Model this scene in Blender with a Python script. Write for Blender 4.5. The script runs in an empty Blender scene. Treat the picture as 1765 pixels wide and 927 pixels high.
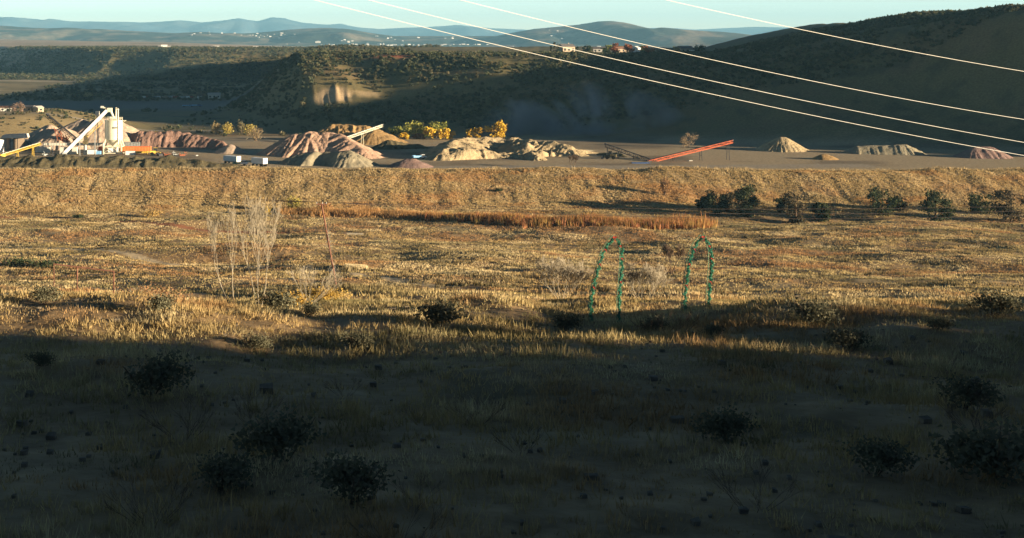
import bpy, math, random
import numpy as np
random.seed(7); RNG = np.random.default_rng(11)
SC = bpy.context.scene
COL = SC.collection
R = math.radians
F = 2240.0; CX = 600.0; HY = 75.0          # focal length and horizon of the photograph, in its own pixels

# ---------------------------------------------------------------- camera, sky, sun, exposure
cam = bpy.data.cameras.new('camera'); camo = bpy.data.objects.new('camera', cam); COL.objects.link(camo)
camo.location = (0, 0, 0); camo.rotation_euler = (R(90), 0, 0)
cam.sensor_width = 36; cam.lens = F / 1765 * 36
cam.shift_x = (882.5 - CX) / 1765; cam.shift_y = -(463.5 - HY) / 1765
cam.clip_start = .1; cam.clip_end = 60000
SC.camera = camo
SUN_ELEV, SUN_AZ = 7.2, 66.0               # azimuth measured from straight behind the camera towards its right
sd = (math.sin(R(SUN_AZ)) * math.cos(R(SUN_ELEV)), -math.cos(R(SUN_AZ)) * math.cos(R(SUN_ELEV)), math.sin(R(SUN_ELEV)))
W = bpy.data.worlds.new('World'); SC.world = W; W.use_nodes = True
nt = W.node_tree; nt.nodes.clear()
sky = nt.nodes.new('ShaderNodeTexSky'); sky.sky_type = 'NISHITA'; sky.sun_disc = False
sky.sun_elevation = R(SUN_ELEV); sky.sun_rotation = math.atan2(sd[0], sd[1])
sky.air_density = 1.0; sky.dust_density = .3; sky.ozone_density = 2.2; sky.altitude = 1500
tint = nt.nodes.new('ShaderNodeMix'); tint.data_type = 'RGBA'; tint.blend_type = 'MULTIPLY'
tint.inputs[0].default_value = 1; tint.inputs[7].default_value = (1.06, 1.02, 1.10, 1)
bg = nt.nodes.new('ShaderNodeBackground'); bg.inputs[1].default_value = .13
wo = nt.nodes.new('ShaderNodeOutputWorld')
geo = nt.nodes.new('ShaderNodeTexCoord'); sx_ = nt.nodes.new('ShaderNodeSeparateXYZ'); nt.links.new(geo.outputs['Generated'], sx_.inputs[0])
rmp = nt.nodes.new('ShaderNodeValToRGB'); nt.links.new(sx_.outputs[2], rmp.inputs[0])       # the pale band of air above the horizon
el = rmp.color_ramp.elements; el[0].position = .0; el[0].color = (1, 1, 1, 1); el[1].position = .40; el[1].color = (.045, .062, .09, 1)
e2_ = el.new(.05); e2_.color = (.75, .79, .84, 1); e3_ = el.new(.16); e3_.color = (.13, .16, .20, 1)
gain = nt.nodes.new('ShaderNodeMix'); gain.data_type = 'RGBA'; gain.blend_type = 'MULTIPLY'; gain.inputs[0].default_value = 1
nt.links.new(sky.outputs[0], tint.inputs[6]); nt.links.new(tint.outputs[2], gain.inputs[6]); nt.links.new(rmp.outputs[0], gain.inputs[7]); nt.links.new(gain.outputs[2], bg.inputs[0]); nt.links.new(bg.outputs[0], wo.inputs[0])
sl = bpy.data.lights.new('sun', 'SUN'); sl.energy = 5.0; sl.angle = R(.5); sl.color = (1.0, .80, .55)
so = bpy.data.objects.new('sun', sl); COL.objects.link(so)
from mathutils import Vector, Matrix
so.rotation_euler = Vector(sd).to_track_quat('Z', 'Y').to_euler()
SC.view_settings.view_transform = 'Standard'; SC.view_settings.look = 'None'
SC.view_settings.gamma = 1; SC.view_settings.use_curve_mapping = False
SC.view_settings.exposure = 1.7
SC.cycles.max_bounces = 5; SC.cycles.diffuse_bounces = 2; SC.cycles.volume_bounces = 0
SC.cycles.use_denoising = True; SC.cycles.volume_step_rate = 2; SC.cycles.volume_max_steps = 64

# ---------------------------------------------------------------- helpers
def at(xs, ys, Y):
    return Vector(((xs - CX) / F * Y, Y, -(ys - HY) / F * Y))
def smooth(t):
    t = np.clip(t, 0, 1); return t * t * (3 - 2 * t)
def hsh(ix, iy, s):
    h = (ix.astype(np.int64) * 374761393 + iy.astype(np.int64) * 668265263 + s * 974634777) & 0xffffffff
    h = ((h ^ (h >> 13)) * 1274126177) & 0xffffffff
    return ((h ^ (h >> 16)) & 0xffffff) / float(0xffffff)
def vnoise(x, y, s=0):
    ix = np.floor(x); iy = np.floor(y); fx = x - ix; fy = y - iy
    fx = fx * fx * (3 - 2 * fx); fy = fy * fy * (3 - 2 * fy)
    a = hsh(ix, iy, s); b = hsh(ix + 1, iy, s); c = hsh(ix, iy + 1, s); d = hsh(ix + 1, iy + 1, s)
    return (a + (b - a) * fx) * (1 - fy) + (c + (d - c) * fx) * fy
def fbm(x, y, s=0, o=4):
    r = 0; a = .5
    for k in range(o):
        r = r + a * (vnoise(x, y, s + k * 17) - .5); x = x * 2.03 + 11.3; y = y * 2.03 + 5.7; a *= .5
    return r * 2            # roughly -1..1

TY = [-200, -60, 0, 15, 30, 45, 60, 100, 150, 198, 275, 340, 400, 428, 440, 468, 474, 481, 492, 650, 700, 1180, 1500, 1680]
TZ = [2, -2, -4.2, -6.2, -7.7, -9.2, -12, -20, -29.5, -38, -46.5, -51.5, -54.3, -55, -53.6, -46.6, -46.1, -46.8, -48, -48, -50, -50, -47.5, -46]
def hgt(X, Y):
    X = np.asarray(X, float); Y = np.asarray(Y, float)
    toe = Y + 7 * fbm(X / 60, Y * 0 + 3, 5, 2) * smooth((Y - 380) / 30) * smooth((520 - Y) / 30)
    z = np.interp(toe, TY, TZ)
    # rolling unevenness of the field and slope
    z = z + 2.0 * fbm(X / 32, Y / 26, 1) * smooth((Y - 60) / 60) * smooth((430 - Y) / 40)
    z = z + .30 * fbm(X / 6, Y / 6, 2, 3) * smooth((Y - 8) / 20) * smooth((470 - Y) / 30)
    z = z + .12 * fbm(X / 1.5, Y / 1.5, 8, 2) * smooth((80 - Y) / 30)
    # rills on the embankment
    z = z + .55 * fbm(X / 5, Y / 22, 3, 3) * smooth((Y - 428) / 12) * smooth((476 - Y) / 10)
    z = z + .35 * fbm(X / 45, Y / 2.6, 12, 2) * smooth((Y - 428) / 12) * smooth((474 - Y) / 8)
    # gully along the toe of the embankment at the right
    z = z - 2.2 * np.exp(-((Y - 418 + .08 * X) / 9) ** 2) * smooth((X - 10) / 60)
    # unseen bank added to the right of the camera to throw the foreground into shade
    z = z + (11 + 9 * fbm(Y / 9, X / 14, 95, 3)) * smooth((X - 42) / 42) * smooth((1 + 16 * fbm(X / 15, Y / 30, 96, 2) - Y) / 16)
    z = z + 1.5 * fbm(X / 7, Y / 14, 97, 3) * np.exp(-((Y - 50) / 14) ** 2)
    z = z + 1.9 * (fbm(X / 17, Y / 40, 98, 4) + .05) * np.exp(-((Y - 475) / 6) ** 2)
    # left knoll behind the plant
    z = z + 11.5 * smooth((-105 - X) / 75) * smooth((Y - 655) / 45) * smooth((830 - Y) / 60)
    q = smooth((Y - 700) / 100)
    z = z + q * 1.6 * fbm(X / 90, Y / 90, 6, 4)
    # canyon hill on the right
    foot = np.interp(X, [-110, -30, 70, 190, 340, 530, 700, 900, 1500, 2500], [920, 712, 690, 625, 555, 415, 335, 250, 0, -300])
    wid = np.interp(X, [-200, 300, 530, 2500], [190, 190, 55, 60])
    warp = 34 * fbm(X / 85 + Y / 260, Y / 400, 21, 3) * smooth((460 - X) / 100)
    e1 = smooth((Y - foot + warp) / wid)
    e2 = smooth((X + 112 - 75 * smooth((795 - Y) / 80) + 18 * fbm(Y / 70, X / 200, 22, 3)) / 84)
    Xe = X - .27 * np.clip(Y - 850, 0, 900)
    top = np.interp(Xe, [0, 238, 288, 372, 530, 900, 1500, 2500], [42, 42, 54, 70, 80, 118, 165, 190]) - .045 * np.clip(Y - 560, 0, 300) * smooth((Xe - 350) / 150) + 2 * fbm(X / 60, Y / 60, 23, 3)
    e = e1 * e2 * smooth((1950 - Y) / 300)
    gul = fbm(X / 62 + Y / 330, Y / 500 - X / 900, 31, 3)
    z = z + top * e + 9.5 * gul * 4 * e * (1 - e) * smooth((1300 - Y) / 200) + 1.0 * fbm(X / 14, Y / 14, 33, 3) * e
    # dug scar on the nose of the hill: fan of spurs
    sc_ = np.exp(-(((X + 9) / 15) ** 2 + ((Y - 788) / 16) ** 2) ** 1.5)
    z = z + sc_ * (2.0 * fbm(X / 4 + Y / 40, Y / 60, 99, 3))
    # left mesa
    lf = np.interp(X, [-3000, -800, -345, -150, 200], [4200, 2690, 1690, 1650, 1640])
    m = smooth((Y - lf + 70 * fbm(X / 110, Y / 500, 41, 3)) / 250) * smooth((Y - 1500) / 60)
    ml = m * (1 - e)
    z = z + 37 * ml * (1 - e) + 8 * 4 * ml * (1 - ml) * fbm(X / 75, Y / 300, 43, 3)
    # the far plain behind both
    xs = CX + F * X / np.maximum(Y, 1)
    far = np.interp(xs, [-600, 0, 300, 600, 2400], [22, 17, 5, -26, -22])
    k = smooth((Y - 2150) / 3500)
    z = z * (1 - k) + far * k + 3 * fbm(X / 500, Y / 500, 51, 3) * k
    return z
def h1(x, y):
    return float(hgt(np.array([x]), np.array([y]))[0])
def ground_at(xs, Y, dz=0):
    X = (xs - CX) / F * Y
    return Vector((X, Y, h1(X, Y) + dz))

def link(name, me, parent=None, mat=None):
    o = bpy.data.objects.new(name, me); COL.objects.link(o)
    if parent: o.parent = parent
    if mat is not None: me.materials.append(mat)
    return o
def tag(o, label, cat, group=None):
    o['label'] = label; o['category'] = cat
    if group: o['group'] = group
    return o
def thing(name, label, cat, loc=(0, 0, 0), rz=0, group=None):
    o = bpy.data.objects.new(name, None); COL.objects.link(o); o.location = loc; o.rotation_euler = (0, 0, rz)
    o.empty_display_size = .5
    return tag(o, label, cat, group)
def dup(src, loc=None, rz=None, sc=None, label=None, group=None):
    c = src.copy(); COL.objects.link(c)
    if loc is not None: c.location = loc
    if rz is not None: c.rotation_euler = (src.rotation_euler[0], src.rotation_euler[1], rz)
    if sc is not None: c.scale = sc if hasattr(sc, '__len__') else (sc, sc, sc)
    if label: c['label'] = label
    if group: c['group'] = group
    for ch in list(src.children):
        d = ch.copy(); COL.objects.link(d); d.parent = c
        for g in list(ch.children):
            f = g.copy(); COL.objects.link(f); f.parent = d
    return c
class MB:
    def __init__(s): s.v = []; s.f = []
    def hexa(s, pts):
        n = len(s.v); s.v += [tuple(p) for p in pts]
        for q in ((0, 3, 2, 1), (4, 5, 6, 7), (0, 1, 5, 4), (1, 2, 6, 5), (2, 3, 7, 6), (3, 0, 4, 7)): s.f.append(tuple(n + i for i in q))
        return s
    def box(s, c, d, rz=0):
        x, y, z = d[0] / 2, d[1] / 2, d[2] / 2; co, si = math.cos(rz), math.sin(rz); P = []
        for k in (-1, 1):
            for a, b in ((-1, -1), (1, -1), (1, 1), (-1, 1)):
                px, py = a * x, b * y
                P.append((c[0] + px * co - py * si, c[1] + px * si + py * co, c[2] + k * z))
        return s.hexa(P)
    def beam(s, a, b, w, h=None):
        h = h or w; a = Vector(a); b = Vector(b); d = (b - a).normalized()
        up = Vector((0, 0, 1)) if abs(d.z) < .95 else Vector((0, 1, 0))
        sx = d.cross(up).normalized() * (w / 2); uz = sx.cross(d).normalized() * (h / 2)
        return s.hexa([a - sx - uz, a + sx - uz, a + sx + uz, a - sx + uz, b - sx - uz, b + sx - uz, b + sx + uz, b - sx + uz])
    def tube(s, a, b, r0, r1=None, n=8, cap=True):
        r1 = r0 if r1 is None else r1
        a = Vector(a); b = Vector(b); d = (b - a).normalized()
        up = Vector((0, 0, 1)) if abs(d.z) < .9 else Vector((1, 0, 0))
        sx = d.cross(up).normalized(); uz = sx.cross(d).normalized(); m = len(s.v)
        for p, r in ((a, r0), (b, r1)):
            for i in range(n):
                t = 2 * math.pi * i / n; s.v.append(tuple(p + (sx * math.cos(t) + uz * math.sin(t)) * r))
        for i in range(n):
            j = (i + 1) % n; s.f.append((m + i, m + j, m + n + j, m + n + i))
        if cap: s.f.append(tuple(m + i for i in range(n))[::-1]); s.f.append(tuple(m + n + i for i in range(n)))
        return s
    def lathe(s, c, prof, n=24):
        m = len(s.v)
        for r, z in prof:
            for i in range(n):
                t = 2 * math.pi * i / n; s.v.append((c[0] + r * math.cos(t), c[1] + r * math.sin(t), c[2] + z))
        for k in range(len(prof) - 1):
            for i in range(n):
                j = (i + 1) % n; s.f.append((m + k * n + i, m + k * n + j, m + (k + 1) * n + j, m + (k + 1) * n + i))
        s.f.append(tuple(m + i for i in range(n))[::-1]); s.f.append(tuple(m + (len(prof) - 1) * n + i for i in range(n)))
        return s
    def build(s, name, mat, parent=None, sm=False):
        me = bpy.data.meshes.new(name); me.from_pydata(s.v, [], s.f); me.update()
        if sm:
            me.shade_smooth()
            try: me.set_sharp_from_angle(angle=R(40))
            except Exception: pass
        return link(name, me, parent, mat)
def npmesh(name, V, Fc, mat, parent=None, col=None, smoothsh=False):
    """V (n,3), Fc (m,k) arrays; col (n,3) optional point colours"""
    me = bpy.data.meshes.new(name); k = Fc.shape[1]
    me.vertices.add(len(V)); me.vertices.foreach_set('co', np.ascontiguousarray(V, np.float32).ravel())
    me.loops.add(Fc.size); me.loops.foreach_set('vertex_index', np.ascontiguousarray(Fc, np.int32).ravel())
    me.polygons.add(len(Fc)); me.polygons.foreach_set('loop_start', np.arange(0, Fc.size, k, dtype=np.int32))
    me.polygons.foreach_set('use_smooth', np.full(len(Fc), smoothsh))
    me.update(calc_edges=True)
    if col is not None:
        a = me.attributes.new('Col', 'FLOAT_COLOR', 'POINT')
        c4 = np.ones((len(V), 4), np.float32); c4[:, :3] = col; a.data.foreach_set('color', c4.ravel())
    return link(name, me, parent, mat)

# ---------------------------------------------------------------- materials
def mat(name, col, rough=.85, var=.25, scale=1.0, bump=0.0, bscale=None, metal=0, col2=None, attr=False, spec=.2, detail=6, hue=0, trans=0):
    m = bpy.data.materials.new(name); m.use_nodes = True; t = m.node_tree; t.nodes.clear()
    o = t.nodes.new('ShaderNodeOutputMaterial'); p = t.nodes.new('ShaderNodeBsdfPrincipled')
    p.inputs['Roughness'].default_value = rough; p.inputs['Metallic'].default_value = metal
    p.inputs['Specular IOR Level'].default_value = spec
    tc = t.nodes.new('ShaderNodeNewGeometry')
    n = t.nodes.new('ShaderNodeTexNoise'); n.inputs['Scale'].default_value = scale; n.inputs['Detail'].default_value = detail
    n.inputs['Roughness'].default_value = .65
    t.links.new(tc.outputs['Position'], n.inputs['Vector'])
    r = t.nodes.new('ShaderNodeMapRange'); r.inputs[1].default_value = .32; r.inputs[2].default_value = .68
    t.links.new(n.outputs[0], r.inputs[0])
    mx = t.nodes.new('ShaderNodeMix'); mx.data_type = 'RGBA'
    t.links.new(r.outputs[0], mx.inputs[0])
    if attr:
        a = t.nodes.new('ShaderNodeAttribute'); a.attribute_name = 'Col'
        for idx, g in ((6, 1 - var), (7, 1 + var)):
            v = t.nodes.new('ShaderNodeMix'); v.data_type = 'RGBA'; v.blend_type = 'MULTIPLY'; v.inputs[0].default_value = 1
            v.inputs[7].default_value = (g, g, g, 1); t.links.new(a.outputs['Color'], v.inputs[6]); t.links.new(v.outputs[2], mx.inputs[idx])
    else:
        c2 = col2 or tuple(min(1, c * (1 + var)) for c in col); c1 = col if col2 else tuple(c * (1 - var) for c in col)
        mx.inputs[6].default_value = (*c1, 1); mx.inputs[7].default_value = (*c2, 1)
    t.links.new(mx.outputs[2], p.inputs['Base Color'])
    if bump:
        n2 = t.nodes.new('ShaderNodeTexNoise'); n2.inputs['Scale'].default_value = bscale or scale * 3; n2.inputs['Detail'].default_value = 8
        t.links.new(tc.outputs['Position'], n2.inputs['Vector'])
        b = t.nodes.new('ShaderNodeBump'); b.inputs['Strength'].default_value = 1; b.inputs['Distance'].default_value = bump
        t.links.new(n2.outputs[0], b.inputs['Height']); t.links.new(b.outputs[0], p.inputs['Normal'])
    sh = p
    if trans:
        tr = t.nodes.new('ShaderNodeBsdfTranslucent'); t.links.new(mx.outputs[2], tr.inputs['Color'])
        ms = t.nodes.new('ShaderNodeMixShader'); ms.inputs[0].default_value = trans
        t.links.new(p.outputs[0], ms.inputs[1]); t.links.new(tr.outputs[0], ms.inputs[2]); sh = ms
    t.links.new(sh.outputs[0], o.inputs[0])
    return m
M = {}
M['ground'] = mat('ground_soil', None, attr=True, var=.28, scale=.9, bump=.10, bscale=1.6)
M['grass'] = mat('dry_grass', None, attr=True, var=.12, scale=.4, rough=.95, spec=.03, trans=.3)
M['leaf'] = mat('leaves', None, attr=True, var=.15, scale=.6, rough=.8, spec=.15, trans=.2)
M['hill'] = mat('far_hills', None, attr=True, var=.30, scale=.022, bump=9, bscale=.02)
M['cream'] = mat('cream_paint', (.74, .70, .52), .5, .10, .7, spec=.4)
M['white'] = mat('white_paint', (.82, .81, .76), .45, .06, .8, spec=.4)
M['dirtywhite'] = mat('weathered_white', (.60, .58, .50), .6, .18, 1.2)
M['greymetal'] = mat('galvanised_steel', (.34, .36, .35), .5, .25, 1.5, metal=.3)
M['darkmetal'] = mat('dark_steel', (.045, .045, .05), .6, .3, 1.5)
M['belt'] = mat('rubber_belt', (.03, .03, .032), .8, .3, 1.0)
M['rust'] = mat('rusty_red_steel', (.30, .10, .05), .7, .35, 1.4)
M['red'] = mat('red_orange_paint', (.58, .13, .05), .55, .2, .8)
M['orange'] = mat('orange_paint', (.78, .22, .07), .55, .15, .5)
M['yellow'] = mat('yellow_paint', (.66, .45, .07), .55, .2, .8)
M['blue'] = mat('blue_paint', (.05, .13, .34), .5, .2, .8)
M['lightblue'] = mat('light_blue_paint', (.20, .42, .66), .5, .15, .8)
M['green'] = mat('green_paint', (.10, .20, .12), .5, .2, .8)
M['bark'] = mat('pale_bark', (.36, .31, .22), .9, .3, 3)
M['darkbark'] = mat('dark_bark', (.11, .075, .05), .9, .3, 3)
M['twig'] = mat('pale_twigs', (.38, .33, .24), .9, .2, 2)
M['polewood'] = mat('weathered_pole_wood', (.19, .09, .06), .85, .3, 4)
M['wire'] = mat('aluminium_wire', (.62, .60, .54), .4, .05, .5, metal=0, spec=.5)
M['darkwire'] = mat('dark_cable', (.05, .035, .03), .7, .2, .5)
M['tyre'] = mat('tyre_rubber', (.02, .02, .02), .9, .2, 2)
M['glass'] = mat('dark_window_glass', (.03, .035, .04), .1, .1, 1, spec=.6)
M['wall'] = mat('house_wall', (.62, .58, .50), .8, .1, .3)
M['walltan'] = mat('tan_house_wall', (.40, .31, .22), .8, .1, .3)
M['roof'] = mat('grey_roof', (.16, .15, .15), .8, .15, .5)
M['roofred'] = mat('brown_roof', (.24, .13, .09), .8, .15, .5)
M['roofpale'] = mat('pale_roof', (.55, .50, .44), .7, .1, .5)
M['garland'] = mat('garland_tinsel', (.022, .21, .13), .55, .4, 20, spec=.4)
M['bow'] = mat('red_ribbon', (.36, .03, .02), .5, .2, 10)
M['vine'] = mat('dead_vine', (.30, .27, .22), .9, .3, 8)

# ---------------------------------------------------------------- ground sheet
def axis_u():
    a = np.linspace(-.30, .56, 900); b = np.linspace(-1.5, -.30, 90)[:-1]; c = np.linspace(.56, 2.6, 150)[1:]
    return np.concatenate([b, a, c])
def build_ground():
    u = axis_u()
    ys = np.concatenate([np.linspace(-60, 9, 24), np.geomspace(10, 2300, 1150), np.geomspace(2340, 19500, 120)])
    u = np.concatenate([u, np.linspace(2.75, 14, 60)])
    U, YY = np.meshgrid(u, ys); U = np.where(U > 2.6, 2.6 + (U - 2.6) * np.clip(60 / (YY + 72), 0, 1), U); XX = U * (np.maximum(YY, 0) + 12) ; XX = np.where(YY < 0, U * 12 - 0 * YY + U * (-YY) * .8, XX)
    X = XX.ravel(); Y = YY.ravel(); Z = hgt(X, Y)
    n1 = fbm(X / 9, Y / 9, 61); n2 = fbm(X / 34, Y / 26, 62); n3 = fbm(X / 3, Y / 3, 63, 3)
    def mixc(c, d, t): return c * (1 - t)[:, None] + np.array(d) * t[:, None]
    C = np.tile(np.array([.30, .205, .105]), (len(X), 1))            # field: dry grass over red soil
    C = mixc(C, (.30, .185, .09), smooth(n2 * 2.2 + .15) * .7)
    C = mixc(C, (.40, .31, .17), smooth(n1 * 2.2 - .05) * .8)
    C = mixc(C, (.13, .11, .06), smooth(n3 * 2 - .5) * .6)
    # embankment: ochre with orange patches
    em = smooth((Y - 425) / 8) * smooth((482 - Y) / 6)
    E = mixc(np.tile(np.array([.36, .25, .125]), (len(X), 1)), (.42, .23, .095), smooth(fbm(X / 16, Y / 8, 64) * 3 - .5) * .8)
    C = C * (1 - em)[:, None] + E * em[:, None]
    # quarry floor
    qf = smooth((Y - 478) / 8) * smooth((720 - Y) / 40)
    Q = mixc(np.tile(np.array([.40, .31, .19]), (len(X), 1)), (.22, .17, .11), smooth(n2 * 2 + .1))
    C = C * (1 - qf)[:, None] + Q * qf[:, None]
    # canyon country: olive grass and scrub floor
    cf = smooth((Y - np.interp(X, [70, 190, 340, 530], [700, 630, 558, 440]) + 6 * n1) / 30)
    G = mixc(np.tile(np.array([.185, .150, .065]), (len(X), 1)), (.20, .145, .07), smooth(n2 * 2.4))
    G = mixc(G, (.085, .085, .045), smooth(n1 * 2) * .7)
    C = C * (1 - cf)[:, None] + G * cf[:, None]
    # lot: grey gravel in the valley
    lot = np.exp(-((Y - 1060) / 95) ** 4) * smooth((-60 - X) / 40)
    C = mixc(C, (.15, .155, .16), lot * .8)
    # knoll: straw
    kn = smooth((-105 - X) / 60) * smooth((Y - 650) / 20) * smooth((860 - Y) / 60)
    C = mixc(C, (.33, .25, .12), kn * .85)
    # pale bench and the strips of pale grass at the foot of the mesa
    C = mixc(C, (.42, .34, .22), smooth((Y - 1600) / 15) * smooth((1655 - Y) / 15) * smooth((-280 - X) / 80))
    C = mixc(C, (.36, .27, .13), smooth((Y - 1195) / 60) * smooth((1620 - Y) / 60) * smooth(n2 * 1.5 + .7) * smooth((0 - X) / 60) * .8)
    sc_ = smooth(2.2 * np.exp(-(((X + 9) / 15) ** 2 + ((Y - 788) / 16) ** 2)) - .7 + .5 * n3)
    C = mixc(C, (.50, .36, .21), sc_)
    C = mixc(C, (.42, .31, .17), smooth(2 * np.exp(-(((X - 12) / 12) ** 2 + ((Y - 790) / 8) ** 2)) - .8 + .4 * n3))
    # red earth along the nose and crest of the hill
    red = np.exp(-((Y - 868 - 10 * n1) / 9) ** 2) * smooth((X - 8) / 20) * smooth((85 - X) / 20)
    C = mixc(C, (.40, .12, .06), red)
    C = mixc(C, (.48, .25, .11), np.exp(-((Y - 885) / 12) ** 2) * smooth((X + 24) / 8) * smooth((14 - X) / 10) * .9)
    # far plain
    fp = smooth((Y - 2050) / 500)
    P = mixc(np.tile(np.array([.50, .38, .27]), (len(X), 1)), (.27, .25, .17), smooth(fbm(X / 300, Y / 420, 71) * 2.4 - .1) * .7)
    C = C * (1 - fp)[:, None] + P * fp[:, None]
    # tracks in the field (world lines)
    xs = CX + F * X / np.maximum(Y, 1)
    def track(pts, w, c, k=1.0):
        nonlocal C
        d = np.full(len(X), 1e9)
        for (x0, y0), (x1, y1) in zip(pts[:-1], pts[1:]):
            dx, dy = x1 - x0, y1 - y0; L = dx * dx + dy * dy
            t = np.clip(((X - x0) * dx + (Y - y0) * dy) / L, 0, 1)
            d = np.minimum(d, np.hypot(X - x0 - t * dx, Y - y0 - t * dy))
        C = mixc(C, c, smooth((w * 1.5 - d - w * .4 * n3) / (w * .6)) * k)
    track([(-92, 330), (-70, 318), (-50, 296), (-30, 268), (-8, 245), (14, 205)], 1.3, (.56, .44, .27))
    track([(-95, 337), (-72, 323), (-52, 301), (-34, 276)], .6, (.52, .40, .24))
    track([(-130, 418), (-110, 412), (-84, 404), (-60, 384), (-40, 372), (-5, 366)], 1.6, (.36, .15, .07))
    track([(22, 500), (60, 505), (120, 505), (200, 512)], 6, (.36, .30, .22))
    track([(-190, 722), (-150, 735), (-110, 742), (-60, 742)], 3, (.34, .29, .22))
    track([(-20, 560), (-80, 590), (-55, 640), (20, 660)], 5, (.33, .28, .2))
    n, m = U.shape
    idx = np.arange(n * m).reshape(n, m)
    Fc = np.stack([idx[:-1, :-1], idx[:-1, 1:], idx[1:, 1:], idx[1:, :-1]], -1).reshape(-1, 4)
    g = npmesh('ground', np.stack([X, Y, Z], 1), Fc, M['ground'], col=C, smoothsh=True)
    g['kind'] = 'structure'
build_ground()

# ---------------------------------------------------------------- far hills and mountains
def ridge(name, prof, Yc, front, back, foot_ys, cols, seed, rough=1.0, xr=(-900, 2700)):
    """a range whose crest follows prof [(xs, ys)] at distance Yc; front / back are the slope depths in metres"""
    px, py = zip(*prof)
    u = np.linspace(xr[0], xr[1], 620); t = np.linspace(-1, 1, 110)
    Ug, Tg = np.meshgrid(u, t)
    Yd = np.where(Tg < 0, Yc + Tg * front, Yc + Tg * back)
    X = (Ug - CX) / F * Yc * (Yd / Yc) ** .35
    crest = -(np.interp(Ug, px, py) - HY) / F * Yc
    footz = -(foot_ys - HY) / F * (Yc - front)
    w = 1 - smooth(np.abs(Tg)); L = front * .22
    spur = fbm(X / L, Yd / (L * 2.2), seed, 4)
    H = crest - footz
    Z = footz + H * w + rough * H * .75 * spur * 2.2 * w * (1 - w) + H * .02 * fbm(X / (L * .1), Yd / (L * .1), seed + 3, 3) * np.clip(w * 3, 0, 1)
    Z = np.where(w < .02, Z - 30, Z)
    X = X.ravel(); Y = Yd.ravel(); Zr = Z.ravel()
    n = smooth(fbm(X / (L * .35), Y / (L * .5), seed + 9, 5) * 2.2 + .3)
    C = np.array(cols[0]) * (1 - n)[:, None] + np.array(cols[1]) * n[:, None]
    a, b = Ug.shape; idx = np.arange(a * b).reshape(a, b)
    Fc = np.stack([idx[:-1, :-1], idx[:-1, 1:], idx[1:, 1:], idx[1:, :-1]], -1).reshape(-1, 4)
    o = npmesh(name, np.stack([X, Y, Zr], 1), Fc, M['hill'], col=C, smoothsh=True); o['kind'] = 'structure'
    grid = (u, t, X.reshape(a, b), Yd, Z)
    return grid
ridge('mountain_range', [(-900, 20), (-300, 24), (0, 29), (40, 34), (110, 37), (230, 38), (250, 39), (300, 36), (315, 35), (350, 39), (395, 35), (425, 34), (447, 37), (470, 30), (490, 32), (520, 39),
      (565, 43), (585, 42), (625, 48), (655, 50), (715, 47), (745, 46), (790, 43), (830, 48), (880, 50), (925, 52), (1000, 54), (1130, 48), (1200, 51), (1300, 46), (1450, 50), (1600, 44), (1765, 50), (2700, 46)],
      24000, 5200, 2000, 82, ((.06, .10, .13), (.13, .15, .15)), 101, 1.7)  # bluish base colours paint part of the distance haze into the range
g_mid = ridge('hills', [(-900, 36), (-200, 40), (0, 44), (60, 48), (130, 50), (215, 53), (300, 57), (350, 56), (400, 58), (440, 57), (490, 52), (530, 49), (565, 48), (600, 50), (640, 57), (680, 62), (740, 62), (800, 62),
      (860, 62), (900, 66), (1000, 72), (1200, 76), (2700, 80)], 9800, 2200, 1300, 79, ((.05, .065, .045), (.25, .20, .13)), 131, 1.5)
g_right = ridge('hill', [(-900, 110), (700, 100), (790, 84), (835, 66), (880, 57), (920, 50), (950, 47), (1000, 42), (1030, 37), (1050, 36), (1075, 39), (1110, 48), (1140, 51), (1170, 53), (1200, 55), (1280, 62),
      (1400, 58), (1550, 66), (1765, 62), (2700, 70)], 8800, 2200, 1150, 82, ((.060, .065, .045), (.22, .165, .11)), 151, 1.7)

# ---------------------------------------------------------------- stockpiles of aggregate
M['pinkpile'] = mat('pink_gravel', (.46, .30, .21), .95, .22, .6, bump=.25, bscale=2.5)
M['palepile'] = mat('pale_pink_gravel', (.50, .38, .28), .95, .18, .6, bump=.2, bscale=2.5)
M['purplepile'] = mat('purple_earth', (.27, .165, .125), .95, .3, .5, bump=.35, bscale=1.5)
M['brownpile'] = mat('golden_brown_gravel', (.33, .21, .09), .95, .3, .3, bump=.3, bscale=2)
M['greypile'] = mat('grey_green_sand', (.30, .26, .175), .95, .2, .5, bump=.2, bscale=2.5)
M['tanpile'] = mat('tan_sand', (.40, .31, .18), .95, .25, .35, bump=.35, bscale=1.6)
M['bermpile'] = mat('olive_earth', (.115, .095, .05), .95, .4, .4, bump=.3, bscale=1.5)
M['mauvepile'] = mat('mauve_gravel', (.25, .165, .14), .95, .2, .5, bump=.2, bscale=2.5)
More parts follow.
